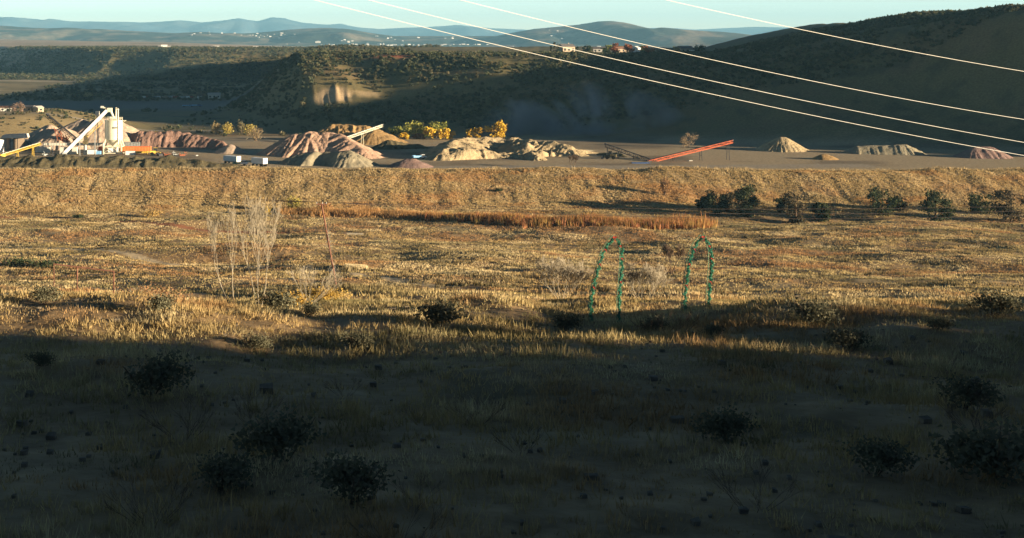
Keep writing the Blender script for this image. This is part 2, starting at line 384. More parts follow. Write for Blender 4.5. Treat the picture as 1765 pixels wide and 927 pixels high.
def pile(name, label, cat, ridges, mt, slope=.64, rill=.35, seed=1, cap=None, bite=(), group='stockpiles in the quarry', res=.55, rough=.5):
    """ridges: ((xs0, Y0, ys0), (xs1, Y1, ys1)) crest segments given by place, distance and height"""
    segs = []
    for (a, b) in ridges:
        A = at(a[0], a[2], a[1]); B = at(b[0], b[2], b[1]); segs.append((A, B))
    base = -48.15
    mx = max(max(A.z, B.z) for A, B in segs) - base; rr = mx / slope + 4
    x0 = min(min(A.x, B.x) for A, B in segs) - rr; x1 = max(max(A.x, B.x) for A, B in segs) + rr
    y0 = min(min(A.y, B.y) for A, B in segs) - rr; y1 = max(max(A.y, B.y) for A, B in segs) + rr
    gx = np.arange(x0, x1, res); gy = np.arange(y0, y1, res); X, Y = np.meshgrid(gx, gy)
    H = np.full(X.shape, -9.0)
    for i, (A, B) in enumerate(segs):
        dx, dy = B.x - A.x, B.y - A.y; L = dx * dx + dy * dy + 1e-6
        t = np.clip(((X - A.x) * dx + (Y - A.y) * dy) / L, 0, 1)
        ex = X - A.x - t * dx; ey = Y - A.y - t * dy; d = np.hypot(ex, ey)
        ang = np.arctan2(ey, ex)
        r = 1.5 * rill * fbm(ang * 13 + t * math.sqrt(L) * .8 + 13, d / 16, seed + i, 3) * np.clip(d / 5, 0, 1)
        dd = np.sqrt(d * d + 1.0) - 1.0
        H = np.maximum(H, (A.z + (B.z - A.z) * t - base) - slope * dd + r)
    if cap is not None: H = np.where(H > cap, cap + (H - cap) * .12, H)
    H = H + rough * fbm(X / 7, Y / 7, seed + 50, 4) * np.clip(H, 0, 2) / 2
    H = H + (.12 + rough * .5) * fbm(X / 2.2, Y / 2.2, seed + 60, 3) * np.clip(H, 0, 2) / 2
    for (bx, bY, br, bd) in bite:
        c = at(bx, 0, bY); H = H - bd * smooth(1.35 - np.hypot(X - c.x, (Y - c.y)) / br)
    keep = H > -.5
    V = np.stack([X.ravel(), Y.ravel(), (base + np.maximum(H, -.6)).ravel()], 1)
    n, m = X.shape; idx = np.arange(n * m).reshape(n, m)
    Fc = np.stack([idx[:-1, :-1], idx[:-1, 1:], idx[1:, 1:], idx[1:, :-1]], -1).reshape(-1, 4)
    kf = keep.ravel()[Fc].any(1); Fc = Fc[kf]
    used = np.unique(Fc); rm = np.full(len(V), -1); rm[used] = np.arange(len(used)); V = V[used]; Fc = rm[Fc]
    o = npmesh(name, V, Fc, mt, smoothsh=True); tag(o, label, cat, group); return o
P_ = 'gravel_pile'
pile(P_, 'tall pale pink gravel pile with two rounded tops behind the white conveyor', 'pile', [((137, 622, 206), (141, 622, 205)), ((172, 618, 203), (190, 622, 204)), ((205, 626, 208), (209, 626, 211))], M['palepile'], .52, .5, 3)
pile(P_, 'smaller pale pink gravel cones at the left end behind the rusty lattice', 'pile', [((82, 612, 216), (84, 612, 215)), ((108, 604, 219), (110, 606, 220))], M['palepile'], .50, .5, 5)
pile('earth_bank', 'long purple earth bank with a jagged dug face left of the pink mounds', 'earth bank', [((222, 612, 230), (246, 610, 226)), ((246, 610, 226), (330, 608, 229)), ((330, 606, 229), (372, 600, 239)), ((372, 600, 239), (395, 592, 252))], M['purplepile'], .9, 1.1, 7,
     bite=((262, 598, 6, 1.4), (300, 596, 5, 2.0), (338, 588, 8, 3.5), (322, 592, 5, 2.0)), rough=1.6)
pile(P_, 'small pale pink cone between the purple bank and the white trailers', 'pile', [((397, 572, 249), (399, 572, 249))], M['palepile'], .55, .25, 9)
pile(P_, 'large rilled pink gravel pile with several rounded tops in mid picture', 'pile', [((511, 566, 231), (513, 566, 231)), ((536, 566, 226), (540, 568, 227)), ((562, 566, 228), (572, 566, 228)), ((585, 563, 230), (602, 556, 241)), ((602, 556, 241), (622, 548, 254))], M['pinkpile'], .52, .9, 11)
pile(P_, 'dark brown pile with uneven top behind the large pink pile', 'pile', [((572, 648, 216), (590, 648, 214)), ((590, 648, 214), (628, 648, 215))], M['brownpile'], .46, .8, 13, rough=1.2)
pile(P_, 'golden brown cone under the head of the cream conveyor', 'pile', [((646, 632, 222), (647, 632, 223))], M['brownpile'], .42, .3, 15)
pile(P_, 'low grey green sand pile in front of the large pink pile', 'pile', [((528, 520, 262), (545, 518, 260)), ((560, 518, 262), (603, 514, 260)), ((512, 520, 266), (520, 520, 266))], M['greypile'], .55, .6, 17, bite=((556, 512, 5, 2.5), (535, 508, 3, 1.4)))
pile(P_, 'small mauve gravel pile near the embankment edge right of centre', 'pile', [((702, 507, 273), (712, 507, 273))], M['mauvepile'], .45, .15, 19)
pile('sand_pile', 'broad tan sand heap with flat top and dug hollow in front of yellow tree', 'sand pile', [((786, 560, 241), (806, 578, 237)), ((806, 578, 237), (878, 588, 237)), ((878, 588, 238), (900, 566, 250)), ((762, 540, 262), (786, 560, 241)), ((800, 545, 252), (868, 548, 258))],
     M['tanpile'], .43, .7, 21, cap=6.8, bite=((806, 532, 6, 2.4), (842, 533, 9, 3.4), (775, 528, 4, 1.0), (868, 545, 7, 2.0)), rough=1.3)
pile('sand_pile', 'ragged tan sand ridge running right from the flat topped heap', 'sand pile', [((893, 572, 243), (940, 566, 242)), ((940, 566, 240), (985, 558, 256)), ((905, 560, 248), (925, 536, 270))],
     M['tanpile'], .47, 1.0, 23, bite=((952, 544, 7, 2.6), (905, 552, 6, 2.0)), rough=1.6)
pile('sand_pile', 'low sandy bank at the right end behind the bare shrub', 'sand pile', [((985, 575, 258), (1030, 585, 259))], M['greypile'], .45, .5, 25, rough=1.2)
pile(P_, 'low dark mound standing in for shadow between the pink pile and the sand heap', 'pile', [((668, 596, 243), (722, 598, 248))], M['bermpile'], .45, .6, 49, rough=1.2)  # added mound, no gravel pile: its dark colour stands in for shadow
pile('sand_pile', 'long low tan bank joining the sand ridge to the rubble heap', 'sand pile', [((968, 566, 255), (1028, 570, 262))], M['tanpile'], .5, .6, 51, rough=1.2)
pile(P_, 'broad tan gravel cone right of the red conveyor head', 'pile', [((1345, 585, 236), (1352, 585, 236))], M['tanpile'], .6, .5, 41)
pile(P_, 'long low grey gravel pile far right of the red conveyor', 'pile', [((1480, 570, 251), (1560, 566, 249))], M['greypile'], .55, .5, 43)
pile(P_, 'small brown gravel pile between the tan cone and the long grey pile', 'pile', [((1420, 540, 266), (1424, 540, 266))], M['brownpile'], .5, .3, 45)
pile(P_, 'mauve gravel pile at the right edge of the quarry floor', 'pile', [((1680, 550, 254), (1705, 550, 252))], M['mauvepile'], .55, .5, 47)
pile('rubble_pile', 'low dark rubble heap under the black conveyor', 'rubble pile', [((1040, 560, 262), (1062, 556, 263)), ((1062, 556, 263), (1095, 545, 276))], M['bermpile'], .6, .8, 27, rough=1.6)
pile('earth_berm', 'long low olive earth berm in front of the silo and conveyors', 'earth berm', [((-160, 520, 268), (60, 512, 268)), ((60, 512, 268), (290, 512, 270)), ((290, 512, 270), (398, 508, 281))],
     M['bermpile'], .42, .5, 29, rough=1.5, bite=((40, 492, 4, 1.5), (195, 493, 4, 1.5)), res=.7)
pile('earth_bank', 'low pale earth bank below the yellow grove', 'earth bank', [((668, 668, 243), (788, 672, 243))], M['greypile'], .35, .5, 31, rough=1.2)

# ---------------------------------------------------------------- grass (uncountable)
def tufts(name, X, Y, hh, spread, nb, wid, C, mt=None, lean=.35, bright=.25):
    N = len(X); Z = hgt(X, Y)
    b = RNG.random((N, nb)); a = RNG.random((N, nb)) * 2 * np.pi; rr = np.sqrt(b) * spread[:, None]
    bx = X[:, None] + rr * np.cos(a); by = Y[:, None] + rr * np.sin(a)
    hb = hh[:, None] * (.55 + .6 * RNG.random((N, nb)))
    ln = (RNG.random((N, nb)) - .3) * lean * 2; tx = bx + hb * ln * np.cos(a); ty = by + hb * ln * np.sin(a)
    wa = RNG.random((N, nb)) * np.pi; w = wid[:, None] * (.6 + .8 * RNG.random((N, nb))) / 2
    z0 = Z[:, None] - .05 + 0 * bx
    v = np.stack([np.stack([bx - w * np.cos(wa), by - w * np.sin(wa), z0], -1), np.stack([bx + w * np.cos(wa), by + w * np.sin(wa), z0], -1),
                  np.stack([tx, ty, z0 + hb], -1)], 2).reshape(-1, 3)
    cc = np.repeat(C[:, None, :], nb, 1) * (1 - bright + 2 * bright * RNG.random((N, nb)))[:, :, None]
    cc = np.repeat(cc.reshape(-1, 1, 3), 3, 1).reshape(-1, 3)
    Fc = np.arange(len(v)).reshape(-1, 3)
    o = npmesh(name, v, Fc, mt or M['grass'], col=cc); o['kind'] = 'stuff'; return o
def pick(N, ylo, yhi, ulo=-.31, uhi=.56, p=1.0):
    Y = (ylo ** p + (yhi ** p - ylo ** p) * RNG.random(N)) ** (1 / p); return RNG.uniform(ulo, uhi, N) * (Y + 6), Y
PAL = np.array([[.54, .42, .20], [.43, .30, .13], [.36, .20, .09], [.66, .54, .31], [.24, .19, .085], [.13, .125, .065]])
def field_colours(X, Y):
    n2 = fbm(X / 30, Y / 20, 62); n1 = fbm(X / 9, Y / 7, 61); n3 = fbm(X / 15, Y / 15, 66, 3); r = RNG.random(len(X)); C = np.tile(PAL[0] * .92, (len(X), 1))
    def mx_(c, k, w): return c * (1 - w[:, None]) + PAL[k] * w[:, None]
    C = mx_(C, 1, smooth(n2 * 2.6 + .35) * .9); C = mx_(C, 3, smooth(n1 * 3 - .1) * .8); C = mx_(C, 2, smooth(n3 * 3 - .3) * .9)
    C = mx_(C, 4, smooth(-n3 * 3.2 - .35) * .85); C = mx_(C, 5, smooth(fbm(X / 22, Y / 9, 67, 3) * 4 - 1.1) * .8)
    return C * RNG.uniform(.85, 1.15, len(X))[:, None], n1, n3
TRACKS = [([(-92, 330), (-70, 318), (-50, 296), (-30, 268), (-8, 245), (14, 205)], 1.7), ([(-95, 337), (-72, 323), (-52, 301), (-34, 276)], .9), ([(-130, 418), (-84, 404), (-60, 384), (-40, 372), (-5, 366)], 2.0),
          ([(30, 330), (60, 322), (100, 318)], 1.0)]
def offtrack(X, Y):
    ok = np.ones(len(X), bool)
    for pts, w in TRACKS:
        for (x0, y0), (x1, y1) in zip(pts[:-1], pts[1:]):
            dx, dy = x1 - x0, y1 - y0; t = np.clip(((X - x0) * dx + (Y - y0) * dy) / (dx * dx + dy * dy), 0, 1)
            ok &= (np.hypot(X - x0 - t * dx, Y - y0 - t * dy) > w) | (RNG.random(len(X)) < .12)
    return ok
X, Y = pick(175000, 70, 432, p=1.5)
C, n1, n3 = field_colours(X, Y)
keep = (RNG.random(len(X)) < (.45 + .9 * (n1 + .3))) & offtrack(X, Y); X, Y, C = X[keep], Y[keep], C[keep]
tufts('field_grass', X, Y, RNG.uniform(.14, .42, len(X)) * (1 + .6 * fbm(X / 10, Y / 8, 68)), .35 + Y / 900, 7, .07 + Y / 3000, C, bright=.13)
X, Y = pick(62000, 424, 478, p=1)
C, n1, n3 = field_colours(X, Y)
orange = smooth(fbm(X / 16, Y / 8, 64) * 3 - .5)
C = C * .55 + np.array([.52, .38, .19]) * .45; C = C * (1 - orange[:, None] * .7) + np.array([.46, .27, .11]) * orange[:, None] * .7
tufts('embankment_grass', X, Y, RNG.uniform(.18, .55, len(X)), np.full(len(X), .5), 7, np.full(len(X), .22), C, bright=.15)
X, Y = pick(75000, 11, 75, -.4, .62, p=1.3)
C, n1, n3 = field_colours(X * 3, Y * 3)
C = C * .8 + np.array([.20, .18, .09]) * .3
keep = RNG.random(len(X)) < (.35 + .9 * (n1 + .4)); X, Y, C = X[keep], Y[keep], C[keep]
# low dark ground shrubs among the field grass
X2, Y2 = pick(26000, 90, 428, p=1.6)
k2 = fbm(X2 / 16, Y2 / 6, 90, 4) + .25 * RNG.random(len(X2)) > .42; X2, Y2 = X2[k2], Y2[k2]
tufts('ground_shrubs', X2, Y2, RNG.uniform(.35, .95, len(X2)), np.full(len(X2), .6), 9, np.full(len(X2), .22), np.array([.13, .105, .055]) * RNG.uniform(.6, 1.5, len(X2))[:, None])
tufts('slope_grass', X, Y, RNG.uniform(.06, .26, len(X)) * (1 + fbm(X / 2.5, Y / 2.5, 69)), .07 + Y / 350, 9, .012 + Y / 1600, C, lean=.6)
# rusty reeds along the foot of the embankment
def strip(N, x0, x1, yfun, depth):
    xs = RNG.uniform(x0, x1, N); Yc = yfun(xs) + RNG.normal(0, depth, N); return (xs - CX) / F * Yc, Yc
X, Y = strip(9000, 735, 1235, lambda x: np.interp(x, [735, 900, 1100, 1235], [404, 384, 376, 378]), 4.0)
kk = RNG.random(len(X)) > smooth(((CX + F * X / Y) - 1150) / 90) * .95; X, Y = X[kk], Y[kk]
C = np.array([.36, .18, .075]) * RNG.uniform(.6, 1.4, len(X))[:, None]; C[:, 1] *= RNG.uniform(.8, 1.35, len(X))
tufts('reeds', X, Y, RNG.uniform(1.0, 2.8, len(X)) * (1 + .5 * fbm(X / 8, Y / 8, 77)), np.full(len(X), .7), 7, np.full(len(X), .20), C, lean=.2)
X, Y = strip(5000, 480, 760, lambda x: np.interp(x, [480, 760], [424, 408]), 3.0)
C = np.array([.46, .27, .11]) * RNG.uniform(.7, 1.35, len(X))[:, None]
tufts('tall_dry_grass', X, Y, RNG.uniform(.6, 2.2, len(X)) * (1 + .7 * fbm(X / 8, Y / 8, 78)), np.full(len(X), .6), 7, np.full(len(X), .2), C, lean=.25)
X, Y = strip(3200, 595, 632, lambda x: x * 0 + 243, 1.6)
tufts('pale_bunch_grass', X, Y, RNG.uniform(.3, .8, len(X)), np.full(len(X), .3), 7, np.full(len(X), .08), np.array([.72, .60, .36]) * RNG.uniform(.85, 1.1, len(X))[:, None], lean=.2)
X, Y = pick(9000, 480, 500, -.31, .56, p=1)
C = np.array([.42, .32, .17]) * RNG.uniform(.6, 1.3, len(X))[:, None]
tufts('crest_grass', X, Y * 1.0 - 8, RNG.uniform(.2, .8, len(X)) * (1 + 1.2 * np.clip(fbm(X / 9, Y / 9, 79), 0, 1) * 2), np.full(len(X), .5), 6, np.full(len(X), .22), C)

# ---------------------------------------------------------------- foliage, shrubs, trees
def leafcloud(n, blobs, size, c0, c1, rng, flat=1.0):
    """n triangles spread through the shells of blobs [(x,y,z,rx,ry,rz)]; returns V, F, colours"""
    B = np.array(blobs, float); wv = B[:, 3] * B[:, 4] * B[:, 5]; k = rng.choice(len(B), n, p=wv / wv.sum())
    d = rng.normal(size=(n, 3)); d /= np.linalg.norm(d, axis=1)[:, None]
    r = rng.random(n) ** .45
    p = B[k, :3] + d * B[k, 3:6] * r[:, None] * (1 + .18 * rng.normal(size=(n, 1)))
    e1 = rng.normal(size=(n, 3)); e1 /= np.linalg.norm(e1, axis=1)[:, None]; e2 = rng.normal(size=(n, 3)); e2 -= (e1 * e2).sum(1)[:, None] * e1; e2 /= np.linalg.norm(e2, axis=1)[:, None]
    s = size * (.6 + .8 * rng.random(n))[:, None]
    V = np.stack([p + e1 * s, p - e1 * s * .5 + e2 * s * .8, p - e1 * s * .5 - e2 * s * .8], 1).reshape(-1, 3)
    tcol = rng.random(len(B))[k] * .7 + rng.random(n) * .3
    C = np.array(c0) * (1 - tcol)[:, None] + np.array(c1) * tcol[:, None]
    C = np.repeat(C, 3, 0)
    return V, np.arange(3 * n).reshape(-1, 3), C
def shrubblobs(rng, r, h, nb=6):
    L = []
    for i in range(nb):
        a = rng.random() * 6.28; q = rng.random() * .55 * r
        s = rng.uniform(.4, .65)
        L.append((q * math.cos(a), q * math.sin(a), h * rng.uniform(.35, .62), r * s, r * s, h * rng.uniform(.30, .45)))
    return L
SCRUB = []
def scrub_protos():
    for i in range(7):
        g = np.random.default_rng(200 + i)
        cols = [((.055, .065, .030), (.12, .12, .06)), ((.045, .055, .03), (.09, .095, .055)), ((.10, .09, .045), (.19, .16, .09))][i % 3]
        SCRUB.append(leafcloud(90, shrubblobs(g, 1.0, 1.1, 5), .26, cols[0], cols[1], g))
scrub_protos()
def scatter_scrub():
    # right-hand hillside, valley floor and left mesa
    pts = []
    def add(N, xlo, xhi, ylo, yhi, thr, smin, smax, seed):
        X = RNG.uniform(xlo, xhi, N); Y = RNG.uniform(ylo, yhi, N)
        u = X / Y; ok = (u > -.30) & (u < .56)
        d = fbm(X / 28, Y / 28, seed, 3); ok &= d + .5 * RNG.random(N) > thr
        X, Y = X[ok], Y[ok]; s = RNG.uniform(smin, smax, len(X)) * (1 + .5 * RNG.random(len(X)) ** 4)
        pts.append(np.stack([X, Y, s], 1))
    add(26000, -110, 520, 700, 980, .02, .7, 1.9, 301)
    add(600, -300, -140, 665, 800, .30, .5, 1.3, 309)
    add(700, -220, 300, 700, 1000, .45, 1.0, 2.4, 302)
    add(3500, -330, 60, 1080, 1680, .20, 1.2, 2.8, 303)
    add(30000, -860, 120, 1650, 2700, .02, 1.5, 3.4, 304)
    add(900, -620, 1100, 2080, 2500, .35, 2.0, 4.0, 305)
    P = np.concatenate(pts); P = P[np.argsort(-P[:, 2] / P[:, 1])]
    Z = hgt(P[:, 0], P[:, 1])
    kf_ = ~((Z < -45.5) & (P[:, 1] < 1000) & (RNG.random(len(P)) > .06) & (P[:, 0] < 60) & (P[:, 0] > -140)); P, Z = P[kf_], Z[kf_]
    # keep the gravel lot and the village bench free
    keep = ~((np.abs(P[:, 1] - 1060) < 70) & (P[:, 0] < -50)) & ~((np.abs(P[:, 1] - 788) < 16) & (np.abs(P[:, 0] + 6) < 20)); P, Z = P[keep], Z[keep]
    meshes = []
    for i, (V, Fc, C) in enumerate(SCRUB):
        me = npmesh('scrub_bush', V, Fc, M['leaf'], col=C); meshes.append(me.data); bpy.data.objects.remove(me)
    for j in range(300):
        x, y, s = P[j]; o = bpy.data.objects.new('scrub_bush', meshes[j % 7]); COL.objects.link(o)
        o.location = (x, y, Z[j] - .1 * s); o.scale = (s, s, s * .9); o.rotation_euler = (0, 0, random.random() * 6.28)
        tag(o, 'dark olive scrub bush growing on the canyon hillside', 'bush', 'scrub bushes on the canyon hillside')
    Vs, Cs = [], []; g = RNG
    rest = P[300:]; zr = Z[300:]
    for i, (V, Fc, C) in enumerate(SCRUB):
        sel = np.arange(len(rest)) % 7 == i; Q = rest[sel]; q = zr[sel]
        farq = Q[:, 1] > 1500
        for fm, nt_ in ((~farq, 90), (farq, 34)):
            S = Q[fm]; zz = q[fm]
            if not len(S): continue
            v = V[:nt_ * 3]; c = C[:nt_ * 3]; k = 1.0 if nt_ == 90 else 1.35
            a = g.random(len(S)) * 6.28; ca, sa = np.cos(a)[:, None], np.sin(a)[:, None]; s = S[:, 2][:, None]
            vx = (v[:, 0] * ca - v[:, 1] * sa) * s; vy = (v[:, 0] * sa + v[:, 1] * ca) * s; vz = v[:, 2] * s * .9
            W_ = np.stack([vx + S[:, 0][:, None], vy + S[:, 1][:, None], vz + zz[:, None] - .1], -1)
            Vs.append(W_.reshape(-1, 3)); Cs.append(np.tile(c, (len(S), 1)) * np.repeat(g.uniform(.75, 1.3, len(S)), len(v))[:, None])
    V = np.concatenate(Vs); C = np.concatenate(Cs)
    o = npmesh('hillside_scrub', V, np.arange(len(V)).reshape(-1, 3), M['leaf'], col=C); o['kind'] = 'stuff'
scatter_scrub()

RMIN = [.004]
def branches(mb, tips, p, d, L, r, depth, rng, spread=.5, up=.15, seg=3, kids=(2, 4), n=5, gravity=0):
    for s in range(seg):
        q = p + d * (L / seg); r2 = r * .86
        mb.tube(p, q, max(r, RMIN[0]), max(r2, RMIN[0]), n if depth > 1 else 3, False)
        p = q; r = r2
        d = (d + Vector((rng.gauss(0, .10), rng.gauss(0, .10), rng.gauss(0, .06) + up * .25))).normalized()
        if depth > 0 and s >= (1 if seg > 2 else 0):
            for k in range(rng.randint(*kids) if s == seg - 1 else 1):
                a = rng.random() * 6.28
                ax = Vector((math.cos(a), math.sin(a), rng.uniform(-.1, .5)))
                nd = (d + ax * spread * rng.uniform(.6, 1.3) + Vector((0, 0, up))).normalized()
                branches(mb, tips, p.copy(), nd, L * rng.uniform(.55, .8), r * .62, depth - 1, rng, spread, up, seg, kids, n, gravity)
    tips.append(p.copy())
def bare_tree(name, label, loc, H, seed, stems=3, depth=3, r=.05, spread=.45, up=.25, mt='twig', lean=None, cat='tree', group=None, tmt='bark', L0=.42, splay=.22, tf=.22):
    rng = random.Random(seed); t = thing(name, label, cat, loc, 0, group); RMIN[0] = loc[1] / F * (.24 if loc[1] > 200 else .20)
    tr = MB(); br = MB(); tips = []; brs = []
    for i in range(stems):
        a = i * 6.28 / stems + rng.uniform(-.6, .6)
        d = Vector((math.cos(a) * splay, math.sin(a) * splay, 1)); d = (d + Vector(lean or (0, 0, 0))).normalized()
        p = Vector((math.cos(a) * r, math.sin(a) * r, -.15)); q = p + d * H * tf
        tr.tube(p, q, max(r, RMIN[0] * 1.3), max(r * .8, RMIN[0] * 1.2), 6, False)
        if stems <= 9: br = MB(); brs.append(br)
        branches(br, tips, q, d, H * L0, r * .7, depth, rng, spread, up)
    tr.build('trunk', M[tmt], t, True)
    for b_ in (brs or [br]): b_.build('branch' if brs else 'twigs', M[mt], t)
    return t, tips
def leafy_tree(name, label, loc, H, Rr, seed, c0, c1, n=900, size=.28, nb=12, cat='tree', group=None, trunk='darkbark', low=.3, gap=1.0):
    rng = random.Random(seed); g = np.random.default_rng(seed); t = thing(name, label, cat, loc, 0, group)
    tr = MB(); tips = []
    RMIN[0] = .01
    tr.tube((0, 0, -.3), (0.02 * H, 0, H * .35), H * .028, H * .02, 7, False)
    branches(tr, tips, Vector((.02 * H, 0, H * .33)), Vector((0, 0, 1)), H * .3, H * .018, 2, rng, .7, .1, 2, (2, 3), 5)
    tr.build('trunk', M[trunk], t, True)
    bl = []
    for i in range(nb):
        a = rng.random() * 6.28; zf = low + (1 - low - .12) * rng.random(); prof = math.sqrt(max(.08, 1 - ((zf - .55) / .5) ** 2))
        q = Rr * prof * rng.uniform(.25, .8); s = Rr * rng.uniform(.22, .40) * gap
        bl.append((q * math.cos(a), q * math.sin(a), H * zf, s, s, s * rng.uniform(.6, .95)))
    V, Fc, C = leafcloud(n, bl, size, c0, c1, g)
    npmesh('crown', V, Fc, M['leaf'], t, col=C)
    return t
def bush(name, label, loc, r, h, seed, c0, c1, n=500, size=.2, nb=8, group=None, cat='bush', stems=6):
    g = np.random.default_rng(seed); t = thing(name, label, cat, loc, 0, group); rng = random.Random(seed)
    s = MB()
    for i in range(stems):
        a = rng.random() * 6.28; s.tube((0, 0, -.1), (math.cos(a) * r * .6, math.sin(a) * r * .6, h * .8), h * .02, h * .008, 4, False)
    s.build('stems', M['darkbark'], t)
    V, Fc, C = leafcloud(n, shrubblobs(g, r, h, nb), size, c0, c1, g)
    npmesh('foliage', V, Fc, M['leaf'], t, col=C); return t
YEL = ((.50, .30, .03), (.72, .50, .06)); YGR = ((.16, .18, .04), (.36, .34, .07)); DKG = ((.030, .045, .020), (.07, .085, .035)); STRAW = ((.30, .22, .10), (.46, .36, .17))
RUS = ((.22, .07, .03), (.36, .14, .06))
GV = 'yellow and green trees behind the piles'
# grove behind the quarry
for i, (xs, Yd, hpx, rpx, c, lb) in enumerate([
        (684, 700, 16, 15, YGR, 'green yellow tree at the left end of the grove behind the piles'), (705, 712, 21, 19, YGR, 'olive green tree, second in the grove behind the piles'),
        (728, 716, 22, 18, YGR, 'tall green yellow tree in the middle of the grove'), (752, 706, 22, 17, YGR, 'green tree leaning over the small gold trees at the right of the grove'),
        (745, 690, 17, 13, YEL, 'gold leaved tree at the right front of the grove'), (764, 688, 16, 13, YEL, 'bright gold tree between two others at the right of the grove'),
        (779, 694, 11, 8, YEL, 'small gold tree closing the grove on the right'), (697, 690, 9, 9, YEL, 'low yellow bushy tree at the foot of the grove, left side'),
        (722, 694, 8, 10, ((.22, .13, .07), (.34, .2, .1)), 'brown twiggy thicket tree low in the middle of the grove')]):
    Yd -= 38; m = Yd / F; leafy_tree('cottonwood_tree', lb, ground_at(xs, Yd), hpx * m * 1.25, rpx * m * 1.25, 400 + i, c[0], c[1], 700, .55, 12, group=GV, low=.22)
for i, (xs, Yd, hpx, rpx, lb) in enumerate([(851, 690, 26, 24, 'brilliant yellow round tree above the flat topped sand heap'), (822, 700, 17, 10, 'small yellow tree just left of the brilliant yellow one'), (808, 704, 15, 7, 'tiny dull yellow tree above the sand heap, farthest left')]):
    Yd -= 48; m = Yd / F; leafy_tree('cottonwood_tree', lb, ground_at(xs, Yd), hpx * m * 1.25, rpx * m, 430 + i, *YEL, 1100 if i == 0 else 400, .5, 14, group=GV, low=.2)
for i, (xs, Yd, hpx, rpx, c, lb, sh) in enumerate([
        (372, 712, 20, 10, STRAW, 'sparse straw coloured bush at left of the sunlit row in the valley', 1), (392, 710, 17, 17, ((.36, .28, .06), (.52, .42, .12)), 'dull gold bush in the middle of the sunlit row in the valley', 1),
        (427, 712, 17, 17, ((.36, .28, .06), (.52, .42, .12)), 'round gold bush at the right end of the sunlit row in the valley', 1), (275, 640, 14, 24, YEL, 'yellow bush growing on top of the purple earth bank', 1),
        (152, 1190, 9, 15, STRAW, 'pale straw tree mound at the edge of the dark gravel lot', 1), (416, 725, 17, 10, ((.12, .11, .06), (.2, .17, .09)), 'greyish bush behind the two gold bushes in the valley', 1),
        (855, 745, 24, 22, ((.06, .07, .03), (.10, .10, .05)), 'shaded olive tree behind the brilliant yellow tree', 1)]):
    m = Yd / F; bush('autumn_bush', lb, ground_at(xs, Yd), rpx * m, hpx * m * 1.25, 450 + i, c[0], c[1], 500, .45, 8)
bush('bare_bush', 'large leafless tan bush right of the purple earth bank', ground_at(440, 640), 6.0, 8.0, 470, (.26, .19, .10), (.46, .36, .20), 900, .22, 12, stems=16)
t, _ = bare_tree('bare_bush', 'small leafless shrub on the embankment edge before the low sandy bank', ground_at(988, 500), 6.0, 471, 5, 3, .08, .6, .1, 'darkbark', splay=.5, L0=.3)
leafy_tree('bare_tree', 'pale leafless tree at the right behind the red conveyor', ground_at(1187, 600), 8.0, 4.5, 472, (.26, .18, .10), (.44, .32, .19), 700, .22, 12, low=.15)
bush('bare_bush', 'leafless grey bush beside the cream house in the valley', ground_at(345, 1175), 7, 8, 473, (.14, .11, .08), (.24, .18, .12), 500, .4, 8)
leafy_tree('bare_tree', 'leafless reddish grey tree on the knoll at far left', ground_at(33, 735), 6.0, 5, 474, (.18, .12, .09), (.30, .21, .15), 600, .3, 10, low=.1)
# bushes on and below the embankment
bush('thorn_bush', 'brown upright bush casting a long shadow on the embankment', ground_at(1146, 446), 2.6, 6.4, 480, (.20, .11, .05), (.32, .19, .09), 700, .24, 9)
bush('willow_bush', 'yellow green willow bush at the foot of the embankment', ground_at(508, 424), 3.6, 5.6, 481, (.24, .22, .05), (.42, .34, .08), 700, .26, 10)
bush('willow_bush', 'low bright yellow bush left of the taller green one', ground_at(460, 416), 2.4, 2.6, 482, (.42, .28, .04), (.58, .42, .08), 450, .2, 7)
bush('willow_bush', 'orange brown bush behind the leaning utility pole', ground_at(560, 422), 3.6, 4.0, 483, (.34, .18, .07), (.46, .27, .11), 600, .24, 8)
bush('willow_bush', 'small yellow bush in the rusty reeds', ground_at(772, 405), 2.2, 2.6, 484, (.44, .30, .04), (.55, .42, .08), 350, .2, 6)
bush('willow_bush', 'orange yellow bush left of the pale tree trunk stump line', ground_at(265, 408), 5.0, 2.2, 485, (.40, .28, .08), (.5, .33, .12), 500, .22, 8)
for i, (xs, Yd, r, h, lb) in enumerate([(35, 268, 5.0, 1.6, 'dark low juniper clump at far left beside the pale track'), (78, 264, 3.6, 1.5, 'olive juniper clump right of the dark one by the track'), (135, 405, 2.2, 1.4, 'small grey green sage clump on the red track'),
        (860, 452, 1.5, 1.2, 'small dark bush low on the embankment face')]):
    bush('juniper_bush', lb, ground_at(xs, Yd), r, h, 490 + i, *DKG, 500, .22, 9)
# dark grove at the right foot of the embankment
words = 'first second third fourth fifth sixth seventh eighth ninth tenth eleventh twelfth'.split()
for i, (xs, Yd, H, Rr) in enumerate([(1213, 428, 4.5, 3.0), (1232, 420, 8.5, 4.6), (1262, 426, 6.5, 4.6), (1290, 416, 10, 5.2), (1352, 424, 5.0, 3.6), (1371, 408, 11, 5.6), (1418, 412, 6.0, 3.4), (1520, 418, 9.5, 6.0), (1548, 426, 5, 4.0), (1611, 404, 12, 5.6), (1690, 422, 6.5, 5.2), (1742, 408, 10.5, 6.0)]):
    leafy_tree('juniper_tree', 'dark juniper, ' + words[i] + ' from the left in the row below the embankment',
               ground_at(xs, Yd), H, Rr, 500 + i, [(.028, .040, .018), (.05, .045, .025)][i % 3 == 2], [(.065, .075, .032), (.12, .09, .05)][i % 3 == 2], [2600, 1500, 2000][i % 3], .34, 26 - 4 * (i % 3), group='junipers below the embankment', low=.04)
